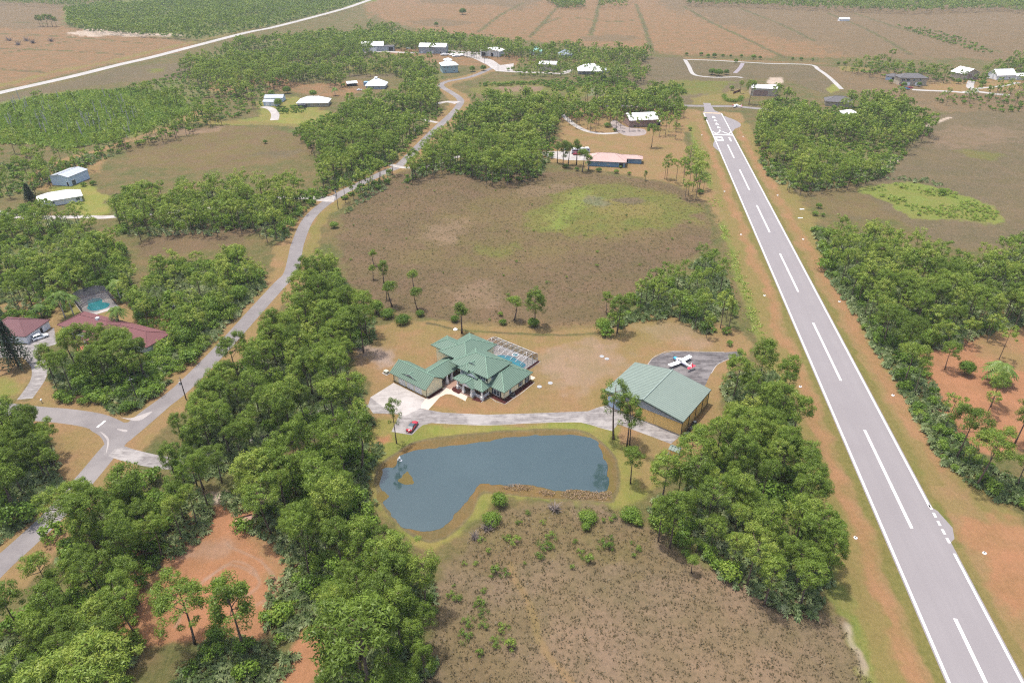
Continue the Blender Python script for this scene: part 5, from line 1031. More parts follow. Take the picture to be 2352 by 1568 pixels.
for x in (-3.2,-2.3,3.6):
    for s in (-1,1): mb = MB(); ring = [(.48*math.cos(q*math.pi/7),.48*math.sin(q*math.pi/7)) for q in range(14)]; mb.side_prism([(x+a,.48+b) for a,b in ring],s*1.12-.14,s*1.12+.14); mb.build('wheel',BM['black'],mh)
# flatbed trailer in the red clearing
tr = thing('trailer','rusty brown stake sided farm trailer in the red clearing','trailer',(-62.1,114.6,0),.42); keep_local(tr,-2.5,2.5,-2,2,.5); rust = plain('rusty_wood',(.16,.075,.055),.9,.1,var=.35,scale=3)
mb = MB(); mb.box(-1.9,1.9,-1.0,1.0,.62,.74); mb.build('bed',plain('faded_boards',(.33,.20,.16),.9,.1,var=.2,scale=4),tr); mb = MB(); [mb.box(-1.9,1.9,s*.98-.03,s*.98+.03,z,z+.16) for s in (-1,1) for z in (.78,1.0)]; [mb.box(-1.92,-1.86,-1,1,z,z+.16) for z in (.78,1.0)]; mb.build('side_boards',rust,tr); mb = MB(); mb.tube([(1.9,0,.6),(3.0,0,.5)],[.05,.05],5); mb.tube([(1.9,.5,.6),(2.8,0,.5)],[.04,.04],5); mb.build('drawbar',rust,tr)
for x in (-1.1,-.2):
    for s in (-1,1): mb = MB(); ring = [(.34*math.cos(q*math.pi/7),.34*math.sin(q*math.pi/7)) for q in range(14)]; mb.side_prism([(x+a,.34+b) for a,b in ring],s*1.1-.1,s*1.1+.1); mb.build('wheel',BM['black'],tr)
mb = MB(); mb.lathe([(.36,.74),(.4,.9),(.36,1.05),(.01,1.1)],10); o = mb.build('water_drum',plain('pink_plastic',(.45,.22,.17),.6)); o.location = (-63.6,114.0,0); o.parent = None; tag(o,'pinkish drum standing on the left end of the farm trailer','drum')
# ---------------------------------------------------------------- aeroplanes
def plane(label, loc, rz, nose, tailc, L=7.9, span=9.8):
    t = thing('aeroplane',label,'aeroplane',loc,rz); wm = plain('aircraft_white',(.78,.78,.77),.3,.5,var=.03); nm = plain('aircraft_'+nose[0],nose[1],.3,.5); tm = plain('tail_'+tailc[0],tailc[1],.35,.5)
    def loft(st, mb, n=14):
        b = []
        for x,zc,ry,rz_ in st: b.append([(x,ry*math.cos(6.283*j/n),zc+rz_*math.sin(6.283*j/n)) for j in range(n)])
        V = [p for q in b for p in q]; mb.raw(V,[(i*n+j,i*n+(j+1)%n,(i+1)*n+(j+1)%n,(i+1)*n+j) for i in range(len(b)-1) for j in range(n)]+[list(range(n-1,-1,-1)),[len(V)-n+j for j in range(n)]])
    mb = MB(); loft([(1.7,1.12,.56,.50),(1.2,1.2,.60,.62),(.3,1.28,.60,.72),(-.7,1.25,.56,.66),(-1.8,1.18,.42,.46),(-3.2,1.15,.24,.26),(-4.6,1.2,.09,.14)],mb); mb.build('fuselage',wm,t,True)
    mb = MB(); loft([(3.0,1.08,.16,.16),(2.85,1.08,.42,.36),(2.2,1.10,.52,.45),(1.7,1.12,.565,.505)],mb); mb.build('engine_cowling',nm,t,True)
    mb = MB(); loft([(1.25,1.55,.45,.20),(.7,1.72,.50,.32),(-.2,1.74,.50,.30),(-.9,1.62,.42,.2)],mb); mb.build('cabin_roof',wm,t,True)
    mb = MB(); [mb.box(x,x+w_,s*.585-.035,s*.585+.035,1.42,1.78) for x,w_ in ((.35,.5),(-.3,.5),(-.85,.4)) for s in (-1,1)]; mb.raw([(1.3,-.48,1.5),(1.3,.48,1.5),(.82,.42,1.98),(.82,-.42,1.98)],[(0,1,2,3)]); mb.build('cabin_windows',BM['glass'],t)
    for s in (-1,1):
        mb = MB(); pr_ = [(.95,0),(.6,.10),(-.1,.09),(-.65,0),(-.1,-.05),(.6,-.06)]; y0,y1 = s*.5,s*span/2; z0,z1 = .86,1.16
        mb.raw([(x+.25,y0,z0+z) for x,z in pr_]+[(x*.92+.25,y1,z1+z*.8) for x,z in pr_],[(i,(i+1)%6,6+(i+1)%6,6+i) for i in range(6)]+[list(range(6)),list(range(11,5,-1))]); wg = mb.build('wing',wm,t)
        mb = MB(); mb.box(-.5,-.36,min(s*1.0,s*2.6),max(s*1.0,s*2.6),.90,.93); mb.build('flap',BM['greymetal'],wg)
        mb = MB(); pr2 = [(.4,0),(.1,.05),(-.45,0),(.1,-.04)]; mb.raw([(x-4.2,0,1.22+z) for x,z in pr2]+[(x*.85-4.25,s*1.65,1.22+z) for x,z in pr2],[(i,(i+1)%4,4+(i+1)%4,4+i) for i in range(4)]+[list(range(4)),[7,6,5,4]]); mb.build('tailplane',tm,t)
        mb = MB(); ring = [(.2*math.cos(q*math.pi/6),.2*math.sin(q*math.pi/6)) for q in range(12)]; mb.side_prism([(a+.1,.2+b) for a,b in ring],s*1.5-.07,s*1.5+.07); mb.tube([(.1,s*1.5,.2),(.2,s*1.4,.95)],[.05,.06],5); mb.build('main_wheel',BM['black'],t)
    mb = MB(); mb.side_prism([(-3.3,1.3),(-4.4,1.3),(-4.35,2.55),(-4.0,2.55)],-.05,.05); mb.build('fin',wm,t); mb = MB(); mb.side_prism([(-4.4,1.25),(-4.85,1.25),(-4.7,2.55),(-4.35,2.55)],-.04,.04); mb.build('rudder',tm,t)
    mb = MB(); mb.box(3.0,3.08,-.07,.07,.15,2.0); mb.lathe([(.16,0),(.01,.3)],8); mb.build('propeller',BM['black'],t) if False else None
    mb = MB(); mb.box(3.02,3.07,-.08,.08,.18,1.98); mb.tube([(3.0,0,1.08),(3.28,0,1.08)],[.15,.02],8); mb.build('propeller',BM['black'],t)
    mb = MB(); ring = [(.18*math.cos(q*math.pi/6),.18*math.sin(q*math.pi/6)) for q in range(12)]; mb.side_prism([(a+2.2,.18+b) for a,b in ring],-.06,.06); mb.tube([(2.2,0,.2),(2.1,0,.8)],[.05,.06],5); mb.build('nose_wheel',BM['black'],t)
    mb = MB(); [mb.box(-2.6,1.5,s*.60-.012-(.0),s*.60+.012,1.0,1.12) for s in (-1,1)]; mb.build('stripe',plain('violet_stripe',(.22,.2,.38),.4),t)
    return t
pc = Vector((53.3,182.9)); plane('white low wing aeroplane with a blue nose and red tail on the hangar apron',(pc.x+.2,pc.y-.5,.014),math.atan2(6.4,-4.6),('blue',(.05,.32,.62)),('red',(.62,.03,.06)),L=7.9,span=9.7)
plane('small white and red aeroplane on the taxi lane at the runway end',(*g(1690,246)[:2],.014),2.6,('red',(.5,.05,.05)),('red',(.62,.03,.06)))
# ---------------------------------------------------------------- poles, runway markers, fountain, odds and ends
def pole(bx, by, ty, label, box=True):
    p = g(bx,by); H_ = next((h for h in np.arange(4,18,.1) if proj(p.x,p.y,h)[1] <= ty),9); t = thing('utility_pole',label,'utility pole',p,.5)
    mb = MB(); mb.tube([(0,0,0),(0,0,H_)],[.17,.11],7); mb.build('post',LM['bark'] if False else plain('pole_wood',(.10,.075,.07),.9),t); mb = MB(); mb.tube([(0,0,H_),(0,0,H_+.3)],[.06,.04],6); mb.box(-.5,.5,-.05,.05,H_-.6,H_-.5); mb.build('insulator',BM['greywall'],t)
    if box: mb = MB(); mb.lathe([(.25,H_-2.2),(.25,H_-1.3),(.01,H_-1.25)],9,-.4,0); mb.build('transformer',BM['greywall'],t)
pole(428,918,868,'utility pole beside the road below the junction'); pole(777,480,433,'utility pole beside the bend of the curving road'); pole(566,632,610,'utility pole in the trees left of the curving road'); pole(955,316,294,'utility pole by the driveway mouths of the curving road'); pole(316,920,868,'thin pole at the lawn edge above the junction',False); pole(1113,146,127,'utility pole in front of the white gable hangar'); pole(1144,170,148,'utility pole by the far gravel yard',False); pole(412,749,700,'pole among the trees beside the red roofed house',False)
for x,y,w_ in ((1965,1235,'lower left of the runway'),(2261,1270,'right of the runway by the turning bay'),(1838,888,'left of the runway beside the hangar wood'),(2051,908,'right of the runway opposite the hangar'),(1756,679,'left of the runway by the central marsh'),(1928,693,'right of the runway by the large wood'),(1702,539,'left of the runway upper marsh'),(1845,550,'right of the runway at the wood corner'),(1664,440,'left of the runway by the pine row'),(1786,449,'right of the runway at the marsh corner'),(1612,311,'left of the runway number'),(1707,314,'right of the runway number')):
    t = thing('runway_marker','white ring runway marker '+w_,'runway marker',g(x,y)); mb = MB(); mb.lathe([(.42,0),(.4,.16),(.3,.26),(.22,.22),(.2,.1)],18); mb.build('ring',BM['white'],t,True); mb = MB(); mb.lathe([(.2,.1),(.12,.12),(.08,.55),(.01,.6)],10); mb.build('lamp',BM['shutter'],t)
for x,y,l in ((1842,491,'nearer white board lying on the right runway verge'),(1838,503,'lower white board lying on the right runway verge')): mb = MB(); mb.box(-1.1,1.1,-.35,.35,.02,.14); mb.box(-.9,-.7,-.5,.5,0,.05); o = mb.build('board',BM['white']); o.location = g(x,y-10 if y < 495 else y-2); tag(o,l,'board')
f = thing('fountain','small white fountain jet near the left end of the pond','fountain',(*g(921,1058)[:2],.03)); mb = MB(); mb.lathe([(.4,0),(.35,.14),(.1,.2)],12); mb.build('float',BM['greywall'],f); mb = MB(); rr = np.random.default_rng(2)
for k in range(26): q = rr.uniform(0,6.28); h_ = rr.uniform(.5,1.2); e = Vector((math.cos(q)*.45-.6,math.sin(q)*.45+.4,.02)); mb.tube([(0,0,.2),(e.x*.5,e.y*.5,h_),e],[.03,.05,.03],4)
mb.build('water_jet',plain('foam',(.85,.86,.87),.3),f)
# mailboxes at the junction
for x,y,l in ((324,916,'white mailbox on the verge above the junction'),(97,925,'white mailbox beside the left driveway mouth')): t = thing('mailbox',l,'mailbox',g(x,y)); mb = MB(); mb.box(-.06,.06,-.06,.06,0,1.0); mb.build('post',BM['greymetal'],t); mb = MB(); mb.side_prism([(-.15,1.0),(.15,1.0),(.15,1.2),(.08,1.32),(-.08,1.32),(-.15,1.2)],-.3,.3); mb.build('box',BM['white'],t)
# fence lines of the far yards
def fence(P, label, h=1.2, step=6, mat='greymetal', boards=False):
    c = spline(garr(P),2); t = thing('fence',label,'fence',(float(c[0][0]),float(c[0][1]),0)); o0 = c[0]; mb = MB(); pts = []
    for (a,b),(c1,d) in zip(c,c[1:]):
        n = max(1,int(math.hypot(c1-a,d-b)/step)); pts += [(a+(c1-a)*k/n-o0[0],b+(d-b)*k/n-o0[1]) for k in range(n)]
    pts.append((c[-1][0]-o0[0],c[-1][1]-o0[1]))
    for x,y in pts: mb.box(x-.08,x+.08,y-.08,y+.08,0,h)
    mb.build('posts',BM[mat],t); mb = MB()
    for a,b in zip(pts,pts[1:]):
        for z in ((.4,.8,1.1) if not boards else (.2,.5,.8,1.1,1.4,1.7)): mb.tube([(a[0],a[1],z),(b[0],b[1],z)],[.03 if not boards else .14]*2,4)
    mb.build('rails',BM[mat],t)
fence([(1142,131),(1165,123),(1164,128),(1150,140)],'grey yard fence right of the gable fronted hangar'); fence([(1684,216),(1700,210)],'short red brown board fence behind the clipped hedge',1.8,2,'brick',True)
# white covered boats and trailers in the far yard
for i,(x,y,L_,rz,l) in enumerate(((1022,128,10,.15,'leftmost white covered boat in the far yard'),(1040,128,9,.9,'second white covered boat in the far yard'),(1050,131,11,.3,'third white covered boat in the far yard'),(1060,129,8,-.3,'rightmost white covered boat in the far yard'))):
    t = thing('boat',l,'boat',g(x,y),rz); mb = MB(); mb.raw([(-L_/2,-1.3,.5),(L_*.2,-1.3,.5),(L_/2,0,.7),(L_*.2,1.3,.5),(-L_/2,1.3,.5),(-L_/2,-1.5,1.5),(L_*.25,-1.5,1.6),(L_*.55,0,1.9),(L_*.25,1.5,1.6),(-L_/2,1.5,1.5)],[(4,3,2,1,0),(0,1,6,5),(1,2,7,6),(2,3,8,7),(3,4,9,8),(4,0,5,9),(5,6,7,8,9)]); mb.build('hull',BM['whitewall'],t); mb = MB(); mb.side_prism([(-L_*.3,1.5),(L_*.2,1.5),(L_*.1,2.4),(-L_*.2,2.4)],-1.1,1.1); mb.build('cover',BM['white'],t); mb = MB(); mb.box(-L_*.35,L_*.3,-.9,.9,.3,.5); mb.box(-1,1,-1.2,1.2,0,.35); mb.build('boat_trailer',BM['greymetal'],t)
# ================================================================ scatter
TREES = []                                                            # x, y, H scale, wood index
for wi,(ph,P,sp,keep,ssp,hm) in enumerate(WOODS):
    x,y = scatter(P,sp,11.0); k = rng.uniform(size=len(x)) < keep; x,y = x[k],y[k]
    k = allowed(x,y,2.6)
    if 6.1 <= sp < 9 : k &= fbm(x,y,34,91,2)+rng.normal(size=len(x))*.05 > (.43 if sp > 6.25 else .37)
    x,y = x[k],y[k]
    for a,b in zip(x,y): TREES.append((a,b,hm/13.5*rng.uniform(.70,1.20),wi))
T_ = np.array(TREES); depth = T_[:,1]*CP+(CH-8)*SP
pxs = np.array([proj(a,b,9) for a,b in T_[:,:2]])
vis = (pxs[:,0]>-25)&(pxs[:,0]<2377)&(pxs[:,1]>-30)&(pxs[:,1]<1620)
score = np.where(vis,T_[:,2]/depth,0); order = np.argsort(-score)
NP = 262
near = order[:NP]; rest = order[NP:]
HW = ['short','middle sized','tall']
LABELN = {}
def pine_thing(protos, k, x, y, s, label, group=None, rz=None, name='pine_tree', cat='pine tree', lean=0.0, sx=1.0):
    cm,tm,H,rx = protos[k]
    t = thing(name,label,cat,(x,y,0),rng.uniform(0,6.28) if rz is None else rz,group)
    t.scale = (s*sx,s*sx,s)
    for nm,me in (('trunk',tm),('crown',cm)):
        o = bpy.data.objects.new(nm,me); COL.objects.link(o); o.parent = t
    if lean: t.rotation_euler = (lean,lean*.5,t.rotation_euler[2])
    return t
SHAPE = ['rounded','narrow','broad flat topped','small','deep','wide umbrella','ragged','slim','very broad','thin']
from collections import defaultdict
byw = defaultdict(list)
for i in near: byw[int(T_[i,3])].append(i)
def thirds(v, lo, hi, names):
    f = (v-lo)/max(hi-lo,1e-6); return names[min(len(names)-1,int(f*len(names)))]
for wi,ii in byw.items():
    px = pxs[ii]; x0,x1 = px[:,0].min(),px[:,0].max(); y0,y1 = px[:,1].min(),px[:,1].max()
    used = defaultdict(int); rows = []
    for i,(a,b) in zip(ii,px):
        k = int(rng.integers(0,len(PINES))) if wi not in (13,14,15) else int(rng.choice([1,3,7,9,6])); f = thirds(b,y0,y1,['far','middle','near']); h = thirds(a,x0,x1,['left','central','right'])
        rows.append((i,k,f,h))
    for i,k,f,h in rows:
        s = float(T_[i,2])
        lab = f"{SHAPE[k]} pine {f} {h} in {WOODS[wi][0]}"
        pine_thing(PINES,k,T_[i,0],T_[i,1],s*13.5/PINES[k][2]*(1.0 if k != 9 else 1.05),lab,f"{SHAPE[k]} pines {f} {h} in {WOODS[wi][0]}",sx=float(rng.uniform(.86,1.12)))
R_ = T_[rest]; dr = depth[rest]
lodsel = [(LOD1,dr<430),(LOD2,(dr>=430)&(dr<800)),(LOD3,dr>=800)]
PT_PROT = []
allp = []; 
def merge_mass(name, sel, mats, label=None, cat=None):
    objs = []
    Vs,Fs,Ts,Ms = [],[],[],[]; b = 0
    for protos,pos,sc,tr0 in sel:
        n = len(pos)
        if not n: continue
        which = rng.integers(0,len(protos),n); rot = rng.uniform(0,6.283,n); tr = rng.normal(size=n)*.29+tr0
        sz = rng.uniform(.9,1.15,n)
        for k,(V,F,T,Mi) in enumerate(protos):
            ii = np.nonzero(which==k)[0]
            if not len(ii): continue
            c,s = np.cos(rot[ii]),np.sin(rot[ii]); S = sc[ii]; SX = S*sz[ii]
            X = (V[None,:,0]*c[:,None]-V[None,:,1]*s[:,None])*SX[:,None]+pos[ii,0,None]
            Y = (V[None,:,0]*s[:,None]+V[None,:,1]*c[:,None])*SX[:,None]+pos[ii,1,None]
            Vs.append(np.stack([X,Y,V[None,:,2]*S[:,None]],-1).reshape(-1,3)); m = len(V)
            Fs.append((F[None]+(np.arange(len(ii))*m)[:,None,None]).reshape(-1,4)+b); b += m*len(ii)
            Ts.append(np.clip(T[None]+tr[ii][:,None],0,1).ravel()); Ms.append(np.tile(Mi,len(ii)))
    me = np_mesh(name,np.concatenate(Vs),np.concatenate(Fs),None,np.concatenate(Ts),np.concatenate(Ms),mats)
    o = bpy.data.objects.new(name,me); COL.objects.link(o); tag(o,label,cat,kind='stuff')
    print(name,len(Fs) and sum(len(f) for f in Fs)); return o
fx,fy = [],[]
for P in FAR_BELT:
    a,b = scatter(P,17 if P is not FAR_BELT[0] else 40); fx.append(a); fy.append(b)
fx = np.concatenate(fx); fy = np.concatenate(fy); fn = fbm(fx,fy,180,9,3); kk = fn > .45; fx,fy = fx[kk],fy[kk]
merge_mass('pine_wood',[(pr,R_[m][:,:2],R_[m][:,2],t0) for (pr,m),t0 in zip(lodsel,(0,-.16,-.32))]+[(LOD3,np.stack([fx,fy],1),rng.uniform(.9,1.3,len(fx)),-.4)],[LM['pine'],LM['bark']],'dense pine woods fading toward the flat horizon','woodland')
print('trees',len(TREES),'far',len(fx))
# undergrowth: palmetto fans and shrubs below and along the edges of the woods
pal, sh, shf = [],[],[]
for wi,(ph,P,sp,keep,ssp,hm) in enumerate(WOODS):
    if sp > 9.6 or ssp < 0: continue
    ssp = ssp or 6.5
    W_ = garr(P,8.5); d0 = W_[:,1].mean()
    x,y = scatter(P,ssp,8.5); k = allowed(x,y,.6)&(rng.uniform(size=len(x)) < .8); x,y = x[k],y[k]; nz = fbm(x,y,18,31,2)
    far = y > 330
    pick = (nz > .44)|far
    sh += [(a,b) for a,b in zip(x[pick&~far],y[pick&~far])]; shf += [(a,b) for a,b in zip(x[far],y[far])]
    x,y = scatter(P,1.6 if d0 < 260 else 2.8,8.5); k = allowed(x,y,0)&(y<420); x,y = x[k],y[k]; nz = fbm(x,y,18,31,2); k = nz < .62
    pal += [(a,b) for a,b in zip(x[k],y[k])]
# palmetto hedge beside the runway and other named thickets
HEDGE = [[(1975,720),(2005,722),(2070,790),(2140,880),(2185,975),(2290,1085),(2440,1140),(2440,1200),(2352,1172),(2270,1140),(2165,1068),(2105,965),(2050,865),(1985,765)],
         [(1865,520),(1895,530),(1960,640),(2010,715),(1985,735),(1930,650),(1875,560)],[(500,1450),(600,1480),(690,1500),(660,1568),(640,1660),(330,1660),(420,1540)],
         [(620,1340),(690,1330),(760,1390),(700,1450),(650,1480),(610,1440)],[(150,1100),(190,1110),(130,1230),(60,1290),(0,1340),(0,1240),(90,1160)],[(330,770),(460,755),(470,800),(400,850),(330,880)],
         [(470,680),(540,640),(600,650),(550,720),(480,765),(400,770)],[(190,620),(290,600),(300,680),(200,720)],[(880,310),(950,300),(940,335),(870,390),(820,405)],[(780,500),(850,430),(905,405),(880,440),(830,470)],
         [(2120,410),(2180,430),(1990,405),(1850,395),(1790,395),(1800,412),(1990,412)],[(2060,60),(2120,84),(2240,120),(2300,130),(2240,100),(2150,70)],[(2150,232),(2250,215),(2352,235),(2440,240),(2440,262),(2352,262),(2200,250)]]
for P in HEDGE:
    far = garr(P)[:,1].mean() > 330
    x,y = scatter(P,2.6 if not far else 4.5); k = allowed(x,y,.3); x,y = x[k],y[k]; nz = rng.uniform(size=len(x))
    (shf if far else sh).extend(zip(x[nz<.28],y[nz<.28]))
    x,y = scatter(P,1.5 if not far else 3); k = allowed(x,y,0)&(y<420); pal += list(zip(x[k],y[k]))
EDGE = [[(1100,195),(1300,185),(1340,200),(1300,215),(1240,195),(1100,200)],[(1440,215),(1570,195),(1580,215),(1480,225)],[(1320,180),(1440,185),(1470,200),(1330,200)],[(640,250),(700,245),(700,262),(640,262)]]
for P in EDGE:
    x,y = scatter(P,4); shf += list(zip(x,y))
# palmetto flat beyond the oval marsh
x,y = scatter([(-60,262),(60,230),(190,212),(320,206),(420,225),(440,255),(380,285),(260,325),(160,345),(60,330),(-60,340)],2.6); flat = np.stack([x,y],1)
# bright reeds and bushes in the right marsh
x,y = scatter([(1990,435),(2050,423),(2130,426),(2220,452),(2295,490),(2285,512),(2200,506),(2110,495),(2040,460)],2.1); k = rng.uniform(size=len(x))<.85; brite = np.stack([x[k],y[k]],1)
sh = np.array(sh); shf = np.array(shf); pal = np.array(pal)
merge_mass('shrub_thicket',[(SH1,sh,rng.uniform(.65,1.3,len(sh))*np.where(rng.uniform(size=len(sh))<.14,1.7,1),.06),(SH2,shf,rng.uniform(.5,1.1,len(shf)),-.06),(PALMETTO,flat,rng.uniform(1.0,2.2,len(flat)),.22)],[LM['bush']],'green shrub undergrowth below and beside the pine woods','undergrowth')
merge_mass('palmetto_thicket',[(PALMETTO,pal,rng.uniform(.8,1.5,len(pal)),0)],[LM['palmetto']],'silvery saw palmetto undergrowth below and beside the pines','undergrowth')
bn = fbm(brite[:,0],brite[:,1],16,23,3); brite = brite[bn+rng.normal(size=len(bn))*.05 > .42]
merge_mass('tall_marsh_reed',[(SH1,brite,rng.uniform(.3,.65,len(brite)),.1)],[LM['lime']],'bright green tall reed patch in the right marsh','reed patch')
# marsh grass: tussocks on the two open marshes
def tuss(i, n, L, Wd):
    r = np.random.default_rng(900+i); a = r.uniform(0,6.28,n); D = unit(np.stack([np.cos(a)*.8,np.sin(a)*.8,r.uniform(.35,1.0,n)],1)); P = np.stack([np.cos(a)*.12,np.sin(a)*.12,0*a],1)
    V,F,T = needles(P,D,.15,1,L,Wd,r,r.uniform(.1,.95,n)); return V,F,T,np.zeros(len(F),int)
TUSS = [tuss(i,7,.55,.15) for i in range(5)]
gx = []
for P,sp in (([(930,1660),(960,1540),(990,1450),(1010,1370),(1040,1290),(1090,1220),(1140,1180),(1250,1160),(1400,1165),(1500,1215),(1600,1290),(1700,1330),(1850,1390),(1930,1420),(1960,1480),(2010,1600),(2020,1660)],.95),
             ([(905,405),(1000,388),(1150,388),(1300,396),(1450,407),(1560,432),(1630,472),(1662,520),(1640,560),(1560,605),(1490,640),(1430,690),(1390,735),(1330,750),(1200,752),(1060,740),(980,730),(900,715),(820,680),(790,610),(778,550),(790,495),(840,445)],1.7)):
    x,y = scatter(P,sp); k = rng.uniform(size=len(x)) < .62; gx.append(np.stack([x[k],y[k]],1))
gx = np.concatenate(gx); merge_mass('marsh_grass',[(TUSS,gx,rng.uniform(.6,1.35,len(gx)),0)],[LM['grass']],'brown and olive tussocks of marsh grass','marsh grass')
dg = []
for s in np.arange(-25,RLEN-60,.9):
    for k in range(2):
        q = -20.3+rng.normal()*1.3; x_,y_ = rw(s+rng.uniform(-1,1),q)
        if fbm(np.array([x_]),np.array([y_]),14,5,2)[0] > .46: dg.append((x_,y_))
dg = np.array(dg); merge_mass('ditch_grass',[(TUSS,dg,rng.uniform(1.0,2.3,len(dg)),.1)],[LM['lime']],'long green grass in the ditch left of the runway','grass')
def z2(x,y): return (784+x/3,784+y/3)
rx_ = []
for P in ([z2(1095,1015),z2(1130,990),z2(1220,985),z2(1320,1005),z2(1310,1025),z2(1200,1030)],[z2(1350,1030),z2(1400,1025),z2(1480,1050),z2(1470,1065),z2(1360,1055)],[z2(1520,1040),z2(1580,1020),z2(1700,1035),z2(1860,1040),z2(1865,1075),z2(1800,1090),z2(1600,1085),z2(1520,1070)]):
    x,y = scatter(P,.42); rx_.append(np.stack([x,y],1))
rx_ = np.concatenate(rx_); merge_mass('pond_reed',[(TUSS,rx_,rng.uniform(.55,1.1,len(rx_)),.1)],[LM['reed']],'dry tan reeds along the near shore of the pond','reed patch')
# ---------------------------------------------------------------- single trees one can point to
def pine_at(bx, by, ty, protos, k, label, sx=1.0, lean=0.0):
    p = g(bx,by); H = next((h for h in np.arange(1.5,26,.1) if proj(p.x,p.y,h)[1] <= ty),14)
    return pine_thing(protos,k,p.x,p.y,H/protos[k][2],label,sx=sx,lean=lean)
pine_at(911,1018,916,OPEN,1,'slender pine with a small light crown beside the red car',.75)
pine_at(1409,1008,880,OPEN,0,'tall open crowned pine in front of the hangar apron',1.12)
pine_at(1440,1026,912,OPEN,1,'leaning twin pine nearest the pond by the hangar apron',1.1); pine_at(1446,1021,930,OPEN,0,'second twin pine leaning right beside the hangar apron',1.1,.03)
pine_at(1448,1110,1032,PINES,3,'small rounded pine on the grass at the right end of the pond',1.0)
pine_at(831,1082,964,PINES,7,'slim pine with a bare trunk on the bank left of the pond',1.15)
pine_at(1061,766,697,SLIM,0,'lone thin pine on the dry lawn behind the green roofed house',1.3)
pine_at(1417,765,684,PINES,3,'rounded pine casting a shadow on the dry lawn by the central marsh',1.15); pine_at(1392,720,672,PINES,3,'small rounded pine just behind the pine on the dry lawn',1.0)
pine_at(1229,748,668,PINES,4,'broad bushy pine at the near edge of the central marsh',1.25); pine_at(1181,736,684,SLIM,1,'small round headed pine left of the bushy marsh pine',1.3)
for bx,by,ty,k,l in ((859,610,574,0,'farthest thin young pine on the left of the central marsh'),(882,652,601,2,'middle thin young pine on the left of the central marsh'),(857,642,610,0,'short thin pine left of the other young marsh pines'),(951,664,624,1,'thin young pine on the right of the young marsh pines'),(959,711,664,1,'thin young pine above the green shrubs by the dry lawn'),(901,704,650,1,'wide topped young pine rising from the shrubs by the dry lawn'),(888,688,655,0,'slender pine behind the wide topped young pine')):
    pine_at(bx,by,ty,SLIM,k,l,1.25)
pine_at(1496,339,288,PINES,5,'wide umbrella pine standing alone in front of the tan barn',1.0)
for bx,by,ty,l in ((1337,395,345,'thin pine left of the blue house near its drive'),(1324,380,322,'tall thin pine beside the pale drive left of the motorhome'),(1293,385,325,'thin pine at the wood edge left of the blue house'),(1305,378,330,'thin pine right of the wood edge by the pale court'),(1280,375,327,'leftmost thin pine by the pale court'),(1352,392,358,'small palm like pine at the near left corner of the blue house'),(1482,415,393,'small pine at the far edge of the central marsh')): pine_at(bx,by,ty,SLIM,int(rng.integers(0,3)),l,1.1)
for bx,by,ty,k,l in ((205,850,752,2,'flat topped pine before the middle of the red tiled house'),(290,850,762,8,'wide pine before the right end of the red tiled house'),(330,868,780,0,'rounded pine at the right of the pines before the red tiled house'),(250,880,800,5,'umbrella pine nearest the junction lawn before the red tiled house')): pine_at(bx,by,ty,PINES,k,l,1.1)
pine_at(448,1478,1352,PINES,8,'big round pine between the red clearing and the palmetto thicket',1.1); pine_at(560,1490,1345,PINES,4,'tall bushy pine right of the big round pine by the red clearing',1.1)
pine_at(255,1660,1505,PINES,8,'large domed pine at the bottom left edge of the photo',1.25); pine_at(850,1640,1420,PINES,0,'large rounded pine at the bottom edge beside the near marsh',1.2)
for bx,by,ty,k,l in ((2075,885,795,5,'yellow green pine nearest the palmetto hedge on the right'),(2170,848,788,8,'broad pale pine in the dry yard left of the palm'),(2275,935,865,5,'flat topped pine in the middle of the dry yard'),(2195,1055,945,5,'leaning flat topped pine over the palmetto hedge'),(2240,1118,1000,8,'wide pine rising from the palmetto hedge near the right edge'),(2330,1020,925,1,'pine at the right edge below the flat topped one'),(2335,1120,1050,3,'small pine at the right edge above the hedge')): pine_at(bx,by,ty,PINES,k,l)
pine_at(1598,1268,1240,SLIM,1,'small young pine standing at the edge of the near marsh',1.3)
pine_at(1588,1315,1280,SLIM,1,'dark young pine in the near marsh below the small one',1.2)
pine_at(1720,240,186,PINES,0,'pine beside the far end of the runway'); pine_at(1700,215,185,SLIM,0,'lone pine beside the far red fence')
for i,(bx,by,ty) in enumerate(((93,61,36),(100,62,38),(110,62,34),(121,62,35),(130,62,40))): pine_at(bx,by,ty,PINES,1,['leftmost','second','third','fourth','rightmost'][i]+' pine of the row on the far left pasture',1.3)
def bush_thing(protos, k, p, s, label, group=None, name='shrub', cat='shrub', sz=1.0):
    lm,sm,h,rx = protos[k]; t = thing(name,label,cat,(p.x,p.y,0),rng.uniform(0,6.28),group); t.scale = (s,s,s*sz)
    for nm,me in (('stem',sm),('foliage',lm)):
        o = bpy.data.objects.new(nm,me); COL.objects.link(o); o.parent = t
    return t
